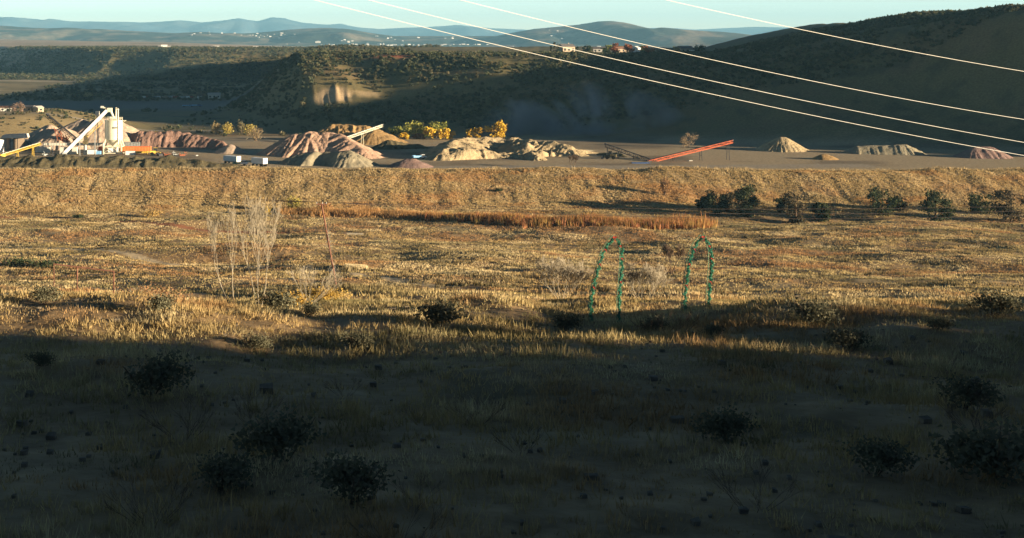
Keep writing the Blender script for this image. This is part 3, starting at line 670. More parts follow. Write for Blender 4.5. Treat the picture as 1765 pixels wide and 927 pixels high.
# near bare trees
def near_tree(xs, Yd, *a, **k): return bare_tree(a[0], a[1], ground_at(xs, Yd), *a[2:], **k)
near_tree(447, 52, 'bare_tree', 'tall leafless sapling with pale upright stems left of the utility pole', 4.9, 510, 4, 4, .026, .34, .34, L0=.27, splay=.20, tf=.16)
near_tree(403, 58, 'bare_sapling', 'thin dark leafless sapling just left of the tall pale one', 3.6, 511, 2, 3, .03, .25, .4, 'twig', (-.25, 0, 0), tmt='darkbark')
near_tree(968, 96, 'bare_tree', 'spreading leafless grey tree left of the garland arch', 5.0, 512, 9, 4, .03, .55, .10, L0=.24, splay=.75, tf=.07)
near_tree(1108, 92, 'bare_tree', 'spreading leafless pale tree right of the garland arch', 4.5, 513, 9, 4, .03, .55, .10, L0=.24, splay=.7, tf=.07)
near_tree(1157, 240, 'bare_tree', 'greyish leafless tree standing in the field between the two arches', 6.4, 514, 5, 4, .07, .45, .2, mt='darkbark', L0=.24, splay=.4, tmt='darkbark')
near_tree(230, 52, 'brush_thicket', 'wide tangled reddish grey brush at the bottom left', 1.5, 515, 34, 2, .012, .5, .1, L0=.35, splay=1.6, cat='brush')
near_tree(300, 56, 'brush_thicket', 'tangled pale brush right of the wide reddish thicket', 1.3, 516, 24, 2, .012, .5, .1, L0=.35, splay=1.5, cat='brush')
near_tree(530, 60, 'brush_thicket', 'arching pale twig thicket at the foot of the utility pole', 2.2, 517, 18, 2, .012, .35, .1, L0=.35, splay=.9, cat='brush', lean=(.5, 0, 0))
for i, (xs, Yd, r, h, lb) in enumerate([(250, 50, 2.0, 1.1, 'rust leaved low bush within the brush at bottom left'), (495, 58, 1.6, .9, 'yellow leaved low bush below the tall sapling'), (560, 63, 1.3, .8, 'small yellow leaved bush right of the sapling near the pole'), (330, 60, 1.6, .8, 'tan leaved bush right of the rust leaved one')]):
    c = [((.26, .14, .07), (.40, .24, .12)), ((.42, .27, .06), (.55, .36, .10)), ((.42, .27, .06), (.52, .36, .10)), STRAW][i]
    bush('low_bush', lb, ground_at(xs, Yd), r, h, 520 + i, c[0], c[1], 1500, .045, 9)
# scattered shrubs on the shaded slope nearest the camera
for i in range(26):
    Yd = 18 + 34 * random.random(); xs = random.uniform(40, 1740); p = ground_at(xs, Yd)
    if i < 3: proto = [bush('sage_bush', 'small grey green sagebrush on the shaded slope in the foreground', p, .7, .6, 540 + k, (.10, .10, .06), (.17, .16, .10), 1300, .035, 8, group='sagebrush on the foreground slope') for k in (i,)][0]; SG = (globals().get('SG') or []) + [proto]
    else:
        dup(SG[i % 3], p, random.random() * 6.28, random.uniform(.6, 1.5))

tw = None
for i in range(14):
    Yd = 16 + 30 * random.random(); xs = random.uniform(40, 1740); p = ground_at(xs, Yd)
    if i < 2: tw = (tw or []) + [bare_tree('twiggy_brush', 'small leafless twiggy brush on the shaded slope in the foreground', p, .9, 560 + i, 9, 2, .006, .5, .1, L0=.35, splay=1.2, mt='darkbark', cat='brush', group='twiggy brush on the foreground slope')[0]]
    else: dup(tw[i % 2], p, random.random() * 6.28, random.uniform(.6, 1.4))
g_ = np.random.default_rng(77); SV, SF = [], []
for i in range(900):
    Yd = 12 + 45 * g_.random(); x = g_.uniform(-.33, .55) * Yd; r = g_.uniform(.015, .06) * (1 + 2 * g_.random() ** 8); z = h1(x, Yd); n0 = len(SV) * 8
    k = np.array([(a, b, c) for a in (-1, 1) for b in (-1, 1) for c in (-1, 1)], float) * g_.uniform(.5, 1, (8, 3)) * r; SV.append(k + [x, Yd, z + r * .2])
    SF += [[n0 + q for q in f] for f in ((0, 1, 3, 2), (4, 6, 7, 5), (0, 4, 5, 1), (2, 3, 7, 6), (0, 2, 6, 4), (1, 5, 7, 3))]
o = npmesh('stones', np.concatenate(SV), np.array(SF), mat('stone', (.17, .14, .10), .9, .3, 6)); o['kind'] = 'stuff'

# ---------------------------------------------------------------- machinery builders
def conveyor(name, label, p0, p1, w, dep, frame_mat, belt_mat, legs=(), truss=True, side=None, group=None, legmat=None, gantry=False):
    """inclined conveyor between foot p0 and head p1; parts in coordinates relative to p0"""
    p0 = Vector(p0); p1 = Vector(p1); t = thing(name, label, 'conveyor', p0, 0, group); d = p1 - p0; L = d.length; n = d.normalized()
    hx = Vector((n.x, n.y, 0)).normalized(); sx = Vector((-hx.y, hx.x, 0)); up = n.cross(sx) * -1
    if up.z < 0: up = -up
    mb = MB()
    if truss:
        for s in (-1, 1):
            mb.beam(sx * s * w / 2, d + sx * s * w / 2, .16); mb.beam(sx * s * w / 2 + up * dep, d + sx * s * w / 2 + up * dep, .16)
            k = max(4, int(L / (dep * 1.3)))
            for i in range(k):
                a = d * (i / k) + sx * s * w / 2; b = d * ((i + 1) / k) + sx * s * w / 2
                mb.beam(a if i % 2 else a + up * dep, b + up * dep if i % 2 else b, .10); mb.beam(b, b + up * dep, .10)
    else:
        mb.beam(up * dep / 2, d + up * dep / 2, w, dep)
    mb.build('frame', frame_mat, t)
    bt = MB(); bt.beam(up * (dep + .12), d + up * (dep + .12), w * .82, .12); bt.build('belt', belt_mat, t)
    dr = MB(); dr.tube(d + up * (dep + .0) - sx * w * .5 + n * .3, d + up * dep + sx * w * .5 + n * .3, .35, None, 12); dr.build('head_drum', M['darkmetal'], t, True)
    tl = MB(); tl.box((0, 0, dep * .4), (w * 1.3, w * 1.3, dep * 1.1), math.atan2(hx.y, hx.x)); tl.build('tail_box', legmat or frame_mat, t)
    for f in legs:
        c = d * f; zg = h1(p0.x + c.x, p0.y + c.y) - p0.z
        if c.z - zg < .6: continue
        lg = MB()
        for s in (-1, 1):
            lg.beam(c + sx * s * w / 2, Vector((c.x, c.y, zg)) + sx * s * w * .9, .2)
        lg.beam(Vector((c.x, c.y, zg + (c.z - zg) * .5)) + sx * w * .7, Vector((c.x, c.y, zg + (c.z - zg) * .5)) - sx * w * .7, .12)
        lg.build('leg', legmat or frame_mat, t)
    return t

# ---- silo
YS = 566; m = YS / F
def silo():
    base = at(196, 0, YS); base.z = h1(base.x, YS)
    zz = lambda ys: -(ys - HY) / F * YS - base.z
    t = thing('cement_silo', 'cream cement silo on splayed legs at the left of the quarry', 'silo', base)
    r = 3.85
    a = MB(); a.lathe((0, 0, 0), [(r, zz(240)), (r, zz(208)), (r * 1.03, zz(207.6)), (r * 1.03, zz(206.8)), (r * .5, zz(205.6)), (.05, zz(205.2))], 40)
    for k in range(1, 4): a.lathe((0, 0, 0), [(r + .01, zz(240 - 8 * k) - .06), (r + .06, zz(240 - 8 * k) - .03), (r + .06, zz(240 - 8 * k) + .03), (r + .01, zz(240 - 8 * k) + .06)], 40)
    a.build('tank', M['cream'], t, True)
    c = MB(); c.lathe((0, 0, 0), [(.5, zz(252)), (r * .98, zz(240.1))], 32); c.build('hopper_cone', M['cream'], t, True)
    for sx in (-1, 1):
        for sy in (-1, 1):
            l = MB(); l.beam((sx * r * .72, sy * r * .72, zz(238)), (sx * 3.9, sy * 3.0, zz(251)), .45); l.beam((sx * 3.9, sy * 3.0, zz(250.6)), (sx * 3.9, sy * 3.0, -.1), .45); l.build('leg', M['cream'], t)
    f = MB()
    for s in (-1, 1):
        f.beam((-3.9, s * 3.0, zz(252)), (3.9, s * 3.0, zz(252)), .3); f.beam((s * 3.9, -3, zz(252)), (s * 3.9, 3, zz(252)), .3); f.beam((-3.9, s * 3, zz(263)), (3.9, s * 3, zz(263)), .3)
        f.beam((-3.7, s * 3, zz(262)), (0, s * 3, zz(253)), .16); f.beam((3.7, s * 3, zz(262)), (0, s * 3, zz(253)), .16)
    f.build('cross_frame', M['cream'], t)
    b = MB(); b.box((-.2, 0, zz(257.5)), (4.0, 3.2, 2.3)); b.build('weigh_box', M['white'], t)
    rl = MB()
    for k in range(12):
        q = 2 * math.pi * k / 12; x, y = math.cos(q) * r, math.sin(q) * r; q2 = q + math.pi / 6; x2, y2 = math.cos(q2) * r, math.sin(q2) * r
        rl.beam((x, y, zz(206.5)), (x, y, zz(202)), .09)
        for hgt_ in (202, 204): rl.beam((x, y, zz(hgt_)), (x2, y2, zz(hgt_)), .08)
    rl.build('railing', M['cream'], t)
    p = MB(); p.tube((1.0, 0, zz(206)), (1.0, 0, zz(192)), .32, None, 12); p.tube((1.0, 0, zz(192)), (1.0, 0, zz(190.6)), .45, .2, 12); p.tube((1.0, 0, zz(190.6)), (1.0, 0, zz(185)), .26, .2, 12); p.build('vent_stack', M['cream'], t, True)
    p = MB(); p.tube((2.5, -3.2, zz(248)), (2.5, -3.2, zz(187)), .26, None, 12); p.tube((2.5, -3.2, zz(188)), (1.7, -2.2, zz(186.2)), .40, .32, 12); p.build('fill_pipe', M['cream'], t, True)
    k = MB(); k.box((-.6, 0, zz(203.5)), (2.6, 2.2, 1.4)); k.build('dust_filter', M['dirtywhite'], t)
    k = MB(); k.box((1.4, -3.9, zz(219)), (1.5, .5, .7)); k.build('control_box', M['greymetal'], t)
    k = MB(); k.box((4.4, 0, zz(207.4)), (1.9, 1.4, .15)); k.beam((5.2, 0, zz(207.6)), (3.8, 0, zz(211.5)), .14); k.build('platform', M['cream'], t)
    k = MB()
    for s in (-.28, .28): k.beam((-2.2 + s, -3.35, zz(240)), (-2.2 + s, -3.35, zz(206)), .05)
    for i in range(22): k.beam((-2.48, -3.35, zz(239 - i * 1.5)), (-1.92, -3.35, zz(239 - i * 1.5)), .04)
    k.build('ladder', M['greymetal'], t)
silo()
c0 = at(111, 264, 556); c0.z = h1(c0.x, c0.y) + .3
cv = conveyor('charging_conveyor', 'long white enclosed conveyor climbing to the silo top', c0, at(186, 192, 562), 1.5, 1.35, M['white'], M['belt'], (.35, .7), truss=False, legmat=M['greymetal'])
hd = MB(); e = at(188, 190, 562) - c0
hd.box(e + Vector((.3, 0, .2)), (1.9, 1.8, 1.7)); hd.tube(e + Vector((.8, 0, -.5)), e + Vector((1.9, .6, -3.2)), .55, .4, 12); hd.beam(e + Vector((-2.4, 0, 1.2)), e + Vector((-.3, 0, .4)), .7, .5)
hd.build('head_chute', M['cream'], cv)
mo = MB(); mo.tube(e + Vector((-3.6, 0, 1.4)), e + Vector((-2.4, 0, 1.3)), .55, None, 12); mo.build('drive_motor', M['dirtywhite'], cv, True)
wk = MB(); q0 = at(150, 236, 555.4) - c0; q1 = at(176, 212, 560.4) - c0
wk.beam(q0, q1, .5, .12)
for i in range(6):
    a = q0 + (q1 - q0) * (i / 5); wk.beam(a, a + Vector((0, 0, 1.0)), .06)
wk.beam(q0 + Vector((0, 0, 1)), q1 + Vector((0, 0, 1)), .06); wk.build('walkway', M['yellow'], cv)
b0 = at(168, 196, 566); tt = thing('dust_collector', 'small grey dust collector box on a slim post beside the white conveyor head', 'dust collector', (b0.x, b0.y, h1(b0.x, b0.y)))
zt = b0.z - tt.location.z
MB().box((0, 0, zt + .3), (1.7, 1.5, 1.7)).lathe((0, 0, zt), [(.15, -1.6), (.75, -.55)], 12).build('housing', M['dirtywhite'], tt)
MB().beam((0, .2, 0), (0, .2, zt - 1), .22).beam((0, .2, 0), (0, 3.4, 0.0), .2).beam((0, 3.4, 0), (0, .2, zt - 2), .18).build('post', M['greymetal'], tt)

# ---- dark stacking conveyor with rusty lattice support
p0 = at(131, 243, 590); p1 = at(80, 201, 596)
t = conveyor('stacking_conveyor', 'dark inclined stacking conveyor over rusty red lattice legs', (p0.x, p0.y, p0.z), p1, 1.5, 1.2, M['darkmetal'], M['belt'], (), truss=True)
lt = MB(); g0 = h1(p0.x - 6, 592) - p0.z
for s in (0, 1.8):
    for (xa, ya, xb, yb) in ((93, 219, 104, 248), (104, 226, 112, 248), (113, 232, 118, 248), (98, 233, 121, 243), (104, 242, 121, 234), (96, 222, 108, 242), (106, 229, 117, 246), (112, 248, 120, 236)):
        A = at(xa, ya, 592 + s) - p0; B = at(xb, yb, 592 + s) - p0; B.z = max(B.z, g0) if yb < 248 else g0; lt.beam(A, B, .28)
lt.build('lattice_support', M['rust'], t)
# ---- plant boxes (each thing with its parts)
def place(xs, Yd): X_ = (xs - CX) / F * Yd; return Vector((X_, Yd, h1(X_, Yd)))
def tray(name, label, xs0, xs1, ytop, ybot, Yd, depth, mt, group=None, legs=True, ribs=True, cat='machine', legmat='greymetal'):
    a = place((xs0 + xs1) / 2, Yd); L = (xs1 - xs0) / F * Yd; z1 = -(ytop - HY) / F * Yd - a.z; z0 = -(ybot - HY) / F * Yd - a.z
    t = thing(name, label, cat, a, 0, group); b = MB(); b.box((0, 0, (z0 + z1) / 2), (L, depth, z1 - z0)); b.build('body', mt, t)
    if ribs:
        rb = MB(); k = max(3, int(L / 1.2))
        for i in range(k + 1): rb.box((-L / 2 + L * i / k, -depth / 2 - .05, (z0 + z1) / 2), (.12, .1, (z1 - z0) * .96))
        rb.box((0, -depth / 2 - .05, z1 - .08), (L, .12, .12)); rb.build('ribs', mt, t)
    if legs and z0 > .3:
        k = max(2, int(L / 3.5) + 1)
        for i in range(k):
            l = MB(); x = -L / 2 + .3 + (L - .6) * i / (k - 1)
            l.beam((x, -depth / 2 + .2, z0), (x, -depth / 2 + .2, 0), .18); l.beam((x, depth / 2 - .2, z0), (x, depth / 2 - .2, 0), .18); l.build('leg', M[legmat], t)
    return t
tray('feed_conveyor', 'long level grey green conveyor housing behind the plant, left of the silo', 75, 178, 246, 250.5, 572, 1.6, M['dirtywhite'])
tray('screen_tray', 'grey steel tray just right of the silo above the orange bin', 212, 241, 245, 251.5, 574, 2.0, M['greymetal'])
tray('aggregate_bin', 'long orange aggregate bin on legs right of the silo', 209, 260, 252, 260, 568, 2.6, M['orange'])
tray('batch_cabin', 'white cabin box under the orange bin', 217, 233.5, 260, 267, 562, 2.4, M['white'], legs=False, ribs=False, cat='cabin')
tray('truss_cradle', 'yellow steel cradle under the right half of the orange bin', 234, 255, 260.4, 263.5, 563, 2.2, M['yellow'], legmat='yellow')
tray('storage_box', 'red steel box left of the silo legs', 170, 178, 252.5, 265.5, 570, 2.4, M['red'], legs=False, ribs=False, cat='box')
tray('water_tank_box', 'light blue steel box below the red one', 166.5, 174, 260, 265.5, 560, 1.6, M['lightblue'], legs=False, ribs=False, cat='box')
tray('storage_box', 'low white box between the vertical tank and the blue box', 151, 166, 258, 265.5, 560, 2.0, M['white'], legs=False, ribs=False, cat='box')
tray('site_office', 'flat white site cabin behind the foot of the white conveyor', 104, 133, 253, 265, 566, 2.6, M['dirtywhite'], legs=False, ribs=False, cat='cabin')
tray('site_office', 'small pale cabin left of the conveyor foot', 62, 86, 253, 262, 572, 2.6, M['dirtywhite'], legs=False, ribs=False, cat='cabin')
for i, (xa, xb) in enumerate([(106, 117), (120, 131)]): pass
a = place(147, 561); t = thing('vertical_tank', 'grey green upright tank with dark box on top beside white conveyor', 'tank', a)
zt = -(250 - HY) / F * 561 - a.z
MB().lathe((0, 0, 0), [(.75, 0), (.75, zt), (.2, zt + .4)], 20).build('tank', M['greymetal'], t, True)
MB().box((0, 0, zt + 1.1), (2.0, 1.8, 1.3)).box((.2, 0, zt + 3.2), (1.6, 1.4, 2.6)).build('hopper_box', M['bermpile'], t)
# left shed with pale roof
a = place(25, 590); t = thing('shed', 'open shed with a pale peach flat roof at the left edge', 'shed', a); zf = lambda ys: -(ys - HY) / F * 590 - a.z
s_ = 590 / F
MB().hexa([(-5.6, -3, zf(237)), (6.2, -3, zf(237)), (6.2, 3, zf(237)), (-5.6, 3, zf(237)), (-4.6, -3, zf(232)), (5.6, -3, zf(230)), (5.6, 3, zf(230)), (-4.6, 3, zf(232))]).build('roof', M['roofpale'], t)
MB().box((-4.2, 0, zf(237) / 2), (2.6, 5.4, zf(237) - .1)).box((2.2, 2.4, zf(237) / 2), (7, .3, zf(237) - .1)).build('wall', M['walltan'], t)
for x in (-1.2, 2, 5.4): MB().beam((x, -2.7, 0), (x, -2.7, zf(237)), .22).build('post', M['darkmetal'], t)
a = place(-10, 575); t = thing('storage_tank', 'white round storage tank cut by the left edge', 'tank', a)
MB().lathe((0, 0, 0), [(4.2, 0), (4.2, 5.2), (3.9, 5.4), (.2, 6.2)], 32).build('tank', M['white'], t, True)
MB().lathe((0, 0, 0), [(4.21, 2.6), (4.27, 2.62), (4.27, 2.74), (4.21, 2.76)], 32).build('band', M['greymetal'], t, True)
a = place(46, 583); t = thing('hopper', 'dark steel hopper with sloping sides next to the pale roofed shed', 'hopper', a)
MB().hexa([(-3.6, -2.5, .2), (3.8, -2.5, .2), (3.8, 2.5, .2), (-3.6, 2.5, .2), (-.4, -1.4, 4.6), (.9, -1.4, 4.6), (.9, 1.4, 4.6), (-.4, 1.4, 4.6)]).build('body', M['darkmetal'], t)
MB().box((.25, 0, 4.8), (1.6, 2.9, .5)).build('rim', M['greymetal'], t)
q0 = at(4, 264, 548); q0.z = h1(q0.x, 548) + .5; q1 = at(70, 249, 556)
conveyor('yellow_conveyor', 'low white and yellow conveyor rising to the right at far left', q0, q1, 1.6, .9, M['yellow'], M['white'], (.4, .8))
# ---- cream stacker in mid picture
q0 = at(596, 240, 612); q1 = at(659, 218, 622); q0.z = max(q0.z, h1(q0.x, q0.y) + .6)
conveyor('stacker_conveyor', 'slim cream truss conveyor pointing up right over the golden cone', q0, q1, 1.3, 1.0, M['cream'], M['dirtywhite'], (.12, .45))
# ---- black and red conveyors at right
q0 = at(1119, 279, 540); q1 = at(1043, 253, 546)
conveyor('black_conveyor', 'black truss conveyor sloping down to the right near the rubble heap', q0, q1, 1.7, 1.3, M['darkmetal'], M['belt'], (.35, .7, .95))
q0 = at(1118, 281, 530); q1 = at(1262, 246, 536)
conveyor('red_conveyor', 'bright red orange truss conveyor climbing to the right above the blue bin', q0, q1, 1.5, 1.1, M['red'], M['belt'], (.3, .62, .95), legmat=M['darkmetal'])
tray('feed_bin', 'blue feed bin at the meeting of the black and red conveyors', 1089, 1119, 280, 287, 522, 2.6, M['blue'], legs=False)
tray('engine_box', 'small white engine box right of the blue bin', 1120, 1130, 283, 288, 518, 1.8, M['white'], legs=False, ribs=False, cat='box')
tray('control_cabin', 'pale control cabin under the red conveyor', 1187, 1193, 276, 285, 532, 1.6, M['dirtywhite'], legs=False, ribs=False, cat='cabin')

# ---- trailers and vehicles
def box_trailer(label, xs, Yd, L, Wd, H, rz, group):
    a = place(xs, Yd); t = thing('box_trailer', label, 'trailer', a, rz, group)
    MB().box((0, 0, 1.1 + H / 2), (L, Wd, H)).build('box_body', M['white'], t)
    rb = MB()
    for i in range(12): rb.box((-L / 2 + L * (i + .5) / 12, -Wd / 2 - .03, 1.1 + H / 2), (.08, .05, H * .94))
    rb.build('side_ribs', M['white'], t)
    d = MB(); d.box((L / 2 + .04, -Wd / 4, 1.1 + H / 2), (.06, Wd / 2 - .08, H * .92)); d.build('door', M['white'], t)
    d = MB(); d.box((L / 2 + .04, Wd / 4, 1.1 + H / 2), (.06, Wd / 2 - .08, H * .92)); d.build('door', M['white'], t)
    MB().box((0, 0, .95), (L * .94, Wd * .5, .25)).build('chassis', M['darkmetal'], t)
    for x in (-L * .36, L * .28, L * .4):
        for s in (-1, 1):
            w = MB(); w.tube((x, s * (Wd / 2 - .35), .5), (x, s * (Wd / 2), .5), .5, None, 14); w.build('wheel', M['tyre'], t, True)
    return t
G2 = 'white box trailers parked in the quarry'
box_trailer('white box trailer behind the small green truck', 400, 519, 7.2, 2.5, 2.1, R(-38), G2)
box_trailer('white box trailer standing alone right of the truck', 447, 509, 6.4, 2.5, 2.2, R(-40), G2)
def truck(name, label, loc, rz, body, cabm, L=5.4, flat=True, group=None, cat='truck'):
    t = thing(name, label, cat, loc, rz, group)
    MB().box((L * .30, 0, 1.25), (L * .28, 1.9, 1.3)).hexa([(L * .44, -.9, .6), (L * .6, -.9, .6), (L * .6, .9, .6), (L * .44, .9, .6), (L * .44, -.9, 1.3), (L * .58, -.9, 1.15), (L * .58, .9, 1.15), (L * .44, .9, 1.3)]).build('cab', cabm, t)
    MB().box((L * .30, 0, 1.58), (L * .285, 1.92, .42)).build('window', M['glass'], t)
    b = MB(); b.box((-L * .18, 0, .95), (L * .66, 2.0, .35))
    if not flat:
        for s in (-1, 1): b.box((-L * .18, s * .97, 1.3), (L * .66, .08, .5))
        b.box((-L * .5, 0, 1.3), (.08, 2.0, .5))
    b.build('bed', body, t)
    for x in (-L * .34, L * .42):
        for s in (-1, 1): MB().tube((x, s * .7, .42), (x, s * 1.0, .42), .42, None, 12).build('wheel', M['tyre'], t, True)
    return t
truck('flatbed_truck', 'small green and white flatbed truck in front of the left trailer', place(413, 512), R(-15), M['green'], M['white'])
truck('pickup_truck', 'white pickup truck just behind the small mauve pile', place(722, 540), R(20), M['lightblue'], M['white'], flat=False)
truck('pickup_truck', 'bright blue truck at left of the pair in the dark gravel lot', place(323, 1035), R(5), M['lightblue'], M['lightblue'], L=8, flat=False)
truck('pickup_truck', 'bright blue truck at right of the pair in the dark gravel lot', place(338, 1040), R(-8), M['lightblue'], M['blue'], L=8, flat=False)
tray('storage_box', 'tiny white box on the quarry floor left of the trailers', 338, 341, 267, 270, 556, 1, M['white'], legs=False, ribs=False, cat='box')
# scrap machinery right of the orange bin
def loader(label, xs, Yd, rz, mt, group=None):
    t = thing('wheel_loader', label, 'loader', place(xs, Yd), rz, group)
    MB().box((-1.2, 0, 1.5), (2.6, 1.9, 1.1)).box((1, 0, 1.2), (1.6, 1.4, .8)).build('body', mt, t)
    MB().box((0, 0, 2.6), (1.4, 1.5, 1.3)).build('cab', M['glass'], t)
    MB().box((0, 0, 3.3), (1.6, 1.7, .12)).build('cab_roof', mt, t)
    MB().beam((1.2, .5, 1.4), (3, .5, .8), .25).beam((1.2, -.5, 1.4), (3, -.5, .8), .25).build('arm', mt, t)
    MB().hexa([(2.8, -1.3, .1), (3.9, -1.3, .1), (3.9, 1.3, .1), (2.8, 1.3, .1), (2.8, -1.3, 1.2), (3.1, -1.3, 1.2), (3.1, 1.3, 1.2), (2.8, 1.3, 1.2)]).build('bucket', M['darkmetal'], t)
    for x in (-1.4, 1.2):
        for s in (-1, 1): MB().tube((x, s * .8, .75), (x, s * 1.25, .75), .75, None, 14).build('wheel', M['tyre'], t, True)
    return t
loader('yellow wheel loader parked right of the orange bin', 268, 558, R(10), M['yellow'])
loader('dark green loader left of the blue bin under the black conveyor', 1052, 540, R(160), M['bermpile'])
for i, (xs, mt, lb) in enumerate([(276, 'darkmetal', 'dark scrap steel frame first right of the yellow loader'), (288, 'rust', 'rusty scrap steel frame second right of the yellow loader'), (300, 'greymetal', 'grey scrap steel frame third right of the yellow loader'), (314, 'rust', 'rusty scrap frame farthest right on the quarry edge'), (94, 'darkmetal', 'dark steel frame under the rusty lattice'), (80, 'greymetal', 'grey steel frame beside the pale cabin')]):
    rng = random.Random(i); t = thing('scrap_frame', lb, 'scrap', place(xs, 556 + i % 3), rng.random(), 'scrap frames lying by the plant')
    b = MB()
    for k in range(9):
        p = Vector((rng.uniform(-1.4, 1.4), rng.uniform(-.8, .8), rng.uniform(.1, 1.2))); q = p + Vector((rng.uniform(-1.4, 1.4), rng.uniform(-.5, .5), rng.uniform(-.4, .9))); q.z = max(q.z, .05); b.beam(p, q, .2, .14)
    b.box((0, 0, .35), (2.2, 1.2, .6)); b.build('frame', M[mt], t)

# ---------------------------------------------------------------- houses
def house(name, label, loc, L, D, H, rz, wm, rm, group=None, win=3, gable=True, cat='house', chimney=False):
    t = thing(name, label, cat, loc, rz, group)
    w = MB(); w.box((0, 0, H / 2 - .4), (L, D, H + .8)); w.build('wall', wm, t)
    r = MB(); o = .4; rh = D * .26 if gable else .35
    if gable:
        n = len(r.v); r.v += [(-L / 2 - o, -D / 2 - o, H), (L / 2 + o, -D / 2 - o, H), (L / 2 + o, D / 2 + o, H), (-L / 2 - o, D / 2 + o, H), (-L / 2 - o, 0, H + rh), (L / 2 + o, 0, H + rh)]
        r.f += [(n, n + 1, n + 5, n + 4), (n + 2, n + 3, n + 4, n + 5), (n + 1, n + 2, n + 5), (n + 3, n, n + 4), (n, n + 3, n + 2, n + 1)]
    else: r.box((0, 0, H + .2), (L + .6, D + .6, .4))
    ro = r.build('roof', rm, t)
    if chimney: MB().box((L * .2, .3, H + rh), (.7, .7, 1.6)).build('chimney', wm, ro)
    for k in range(win):
        MB().box((-L / 2 + L * (k + .5) / win, -D / 2 - .03, H * .55), (L / win * .42, .08, H * .36)).build('window', M['glass'], t)
    return t
hA = house('house', 'cream walled house by the dark gravel lot in the valley', place(369, 1178), 11, 7, 3.6, R(8), M['wall'], M['roofpale'], win=3)
house('shed', 'small white shed left of the cream valley house', place(344, 1176), 4, 3.5, 2.6, R(15), M['white'], M['roof'], win=1, cat='shed')
house('house', 'dark walled ranch house with grey roof on the left knoll', place(50, 742), 7, 4.5, 2.4, R(-25), M['walltan'], M['roof'], win=2)
house('shed', 'tan barn with lit gable end on the left knoll', place(66, 738), 4.5, 4, 2.4, R(60), M['walltan'], M['roofpale'], win=1, cat='shed')
house('house', 'pale low house at the far left edge of the knoll', place(10, 742), 6, 4, 2.0, R(5), M['wall'], M['roofred'], win=2)
# vehicles and sheds in a row along the back of the lot
for i in range(14):
    xs = 246 + i * 6.3; p = place(xs, 1182 + (i * 37 % 11))
    lab = ['tiny white van', 'tiny rust coloured van', 'tiny tan van', 'tiny grey van'][i % 4] + ', ' + 'first second third fourth fifth sixth seventh eighth ninth tenth eleventh twelfth thirteenth fourteenth'.split()[i] + ' from left'
    t = thing('parked_van', lab + ' at back of gravel lot', 'van', p, R(i * 47 % 50), 'row of old vans at the back of the gravel lot')
    bm_ = M[['white', 'rust', 'walltan', 'greymetal'][i % 4]]
    MB().box((0, 0, 1.3), (5.2, 2, 1.7)).hexa([(2.6, -1, .5), (3.5, -1, .5), (3.5, 1, .5), (2.6, 1, .5), (2.6, -1, 1.9), (2.9, -1, 1.2), (2.9, 1, 1.2), (2.6, 1, 1.9)]).build('body', bm_, t)
    for x in (-1.6, 1.9): MB().tube((x, -1.02, .4), (x, 1.02, .4), .4, None, 10).build('wheel', M['tyre'], t)
# houses and trees on the mesa
house('house', 'grey two storey house with steep roof beside the cypresses on the mesa', place(976, 1050), 11, 9, 5.0, R(20), M['walltan'], M['roof'], win=3, chimney=True)
MS = 'houses among trees on the mesa'
for i, (xs, Yd, L, D, H, wm, rm, lb) in enumerate([(1033, 1110, 10, 7, 3, 'wall', 'roof', 'low pale house left of the red trees on the mesa'), (1070, 1130, 12, 8, 3.4, 'walltan', 'roofred', 'tan house with brown roof among the red mesa trees'),
        (1096, 1080, 6, 6, 4.2, 'white', 'white', 'small steep white gabled house on the mesa'), (1118, 1140, 12, 7, 3, 'walltan', 'roof', 'tan house right of the white gabled one on the mesa'),
        (1180, 1100, 13, 8, 4.2, 'walltan', 'roof', 'dark roofed house at the right end of the mesa'), (1197, 1085, 8, 7, 3.4, 'white', 'roof', 'white house at the right end of the mesa')]):
    house('house', lb, place(xs, Yd), L, D, H, R(10 + 33 * (i % 3) - 20), M[wm], M[rm], group=MS)
for i, (xs, Hm) in enumerate([(950, 7.5), (956, 10.5), (961, 8)]):
    leafy_tree('cypress_tree', ['short left cypress beside the grey mesa house', 'tallest cypress beside the grey mesa house', 'rounded right cypress beside the grey mesa house'][i], place(xs, 1045), Hm, [.9, 1.1, 2.4][i], 600 + i, (.02, .035, .018), (.05, .06, .03), 420, .45, 12, group='cypresses beside the grey mesa house', low=.08, gap=1.6)
for i, (xs, Yd, Hm, Rm, c, lb) in enumerate([(1012, 1060, 7, 4.5, DKG, 'dark green round tree left on the mesa top'), (1045, 1065, 6.5, 5, YGR, 'olive tree on the mesa left of the red ones'), (1062, 1055, 8, 5.5, RUS, 'red leaved tree, left one of the mesa pair'), (1084, 1058, 7.5, 5.5, RUS, 'red leaved tree beside the white gable on the mesa'),
        (1118, 1050, 6, 6, RUS, 'wide rusty tree right of the white gable'), (1108, 1100, 7, 4, YGR, 'olive tree behind the rusty one on the mesa'), (1140, 1070, 5.5, 5, ((.12, .09, .05), (.2, .14, .08)), 'brown tree between the mesa houses'), (1168, 1060, 7, 4, STRAW, 'straw coloured tree left of the dark roofed mesa house'),
        (990, 1080, 5, 4, DKG, 'low dark tree right of the grey mesa house'), (1205, 1060, 7, 5, DKG, 'dark tree right of the white end house')]):
    leafy_tree('mesa_tree', lb, place(xs, Yd), Hm, Rm, 620 + i, c[0], c[1], 380, .7, 12, group='trees on the mesa top', low=.12)
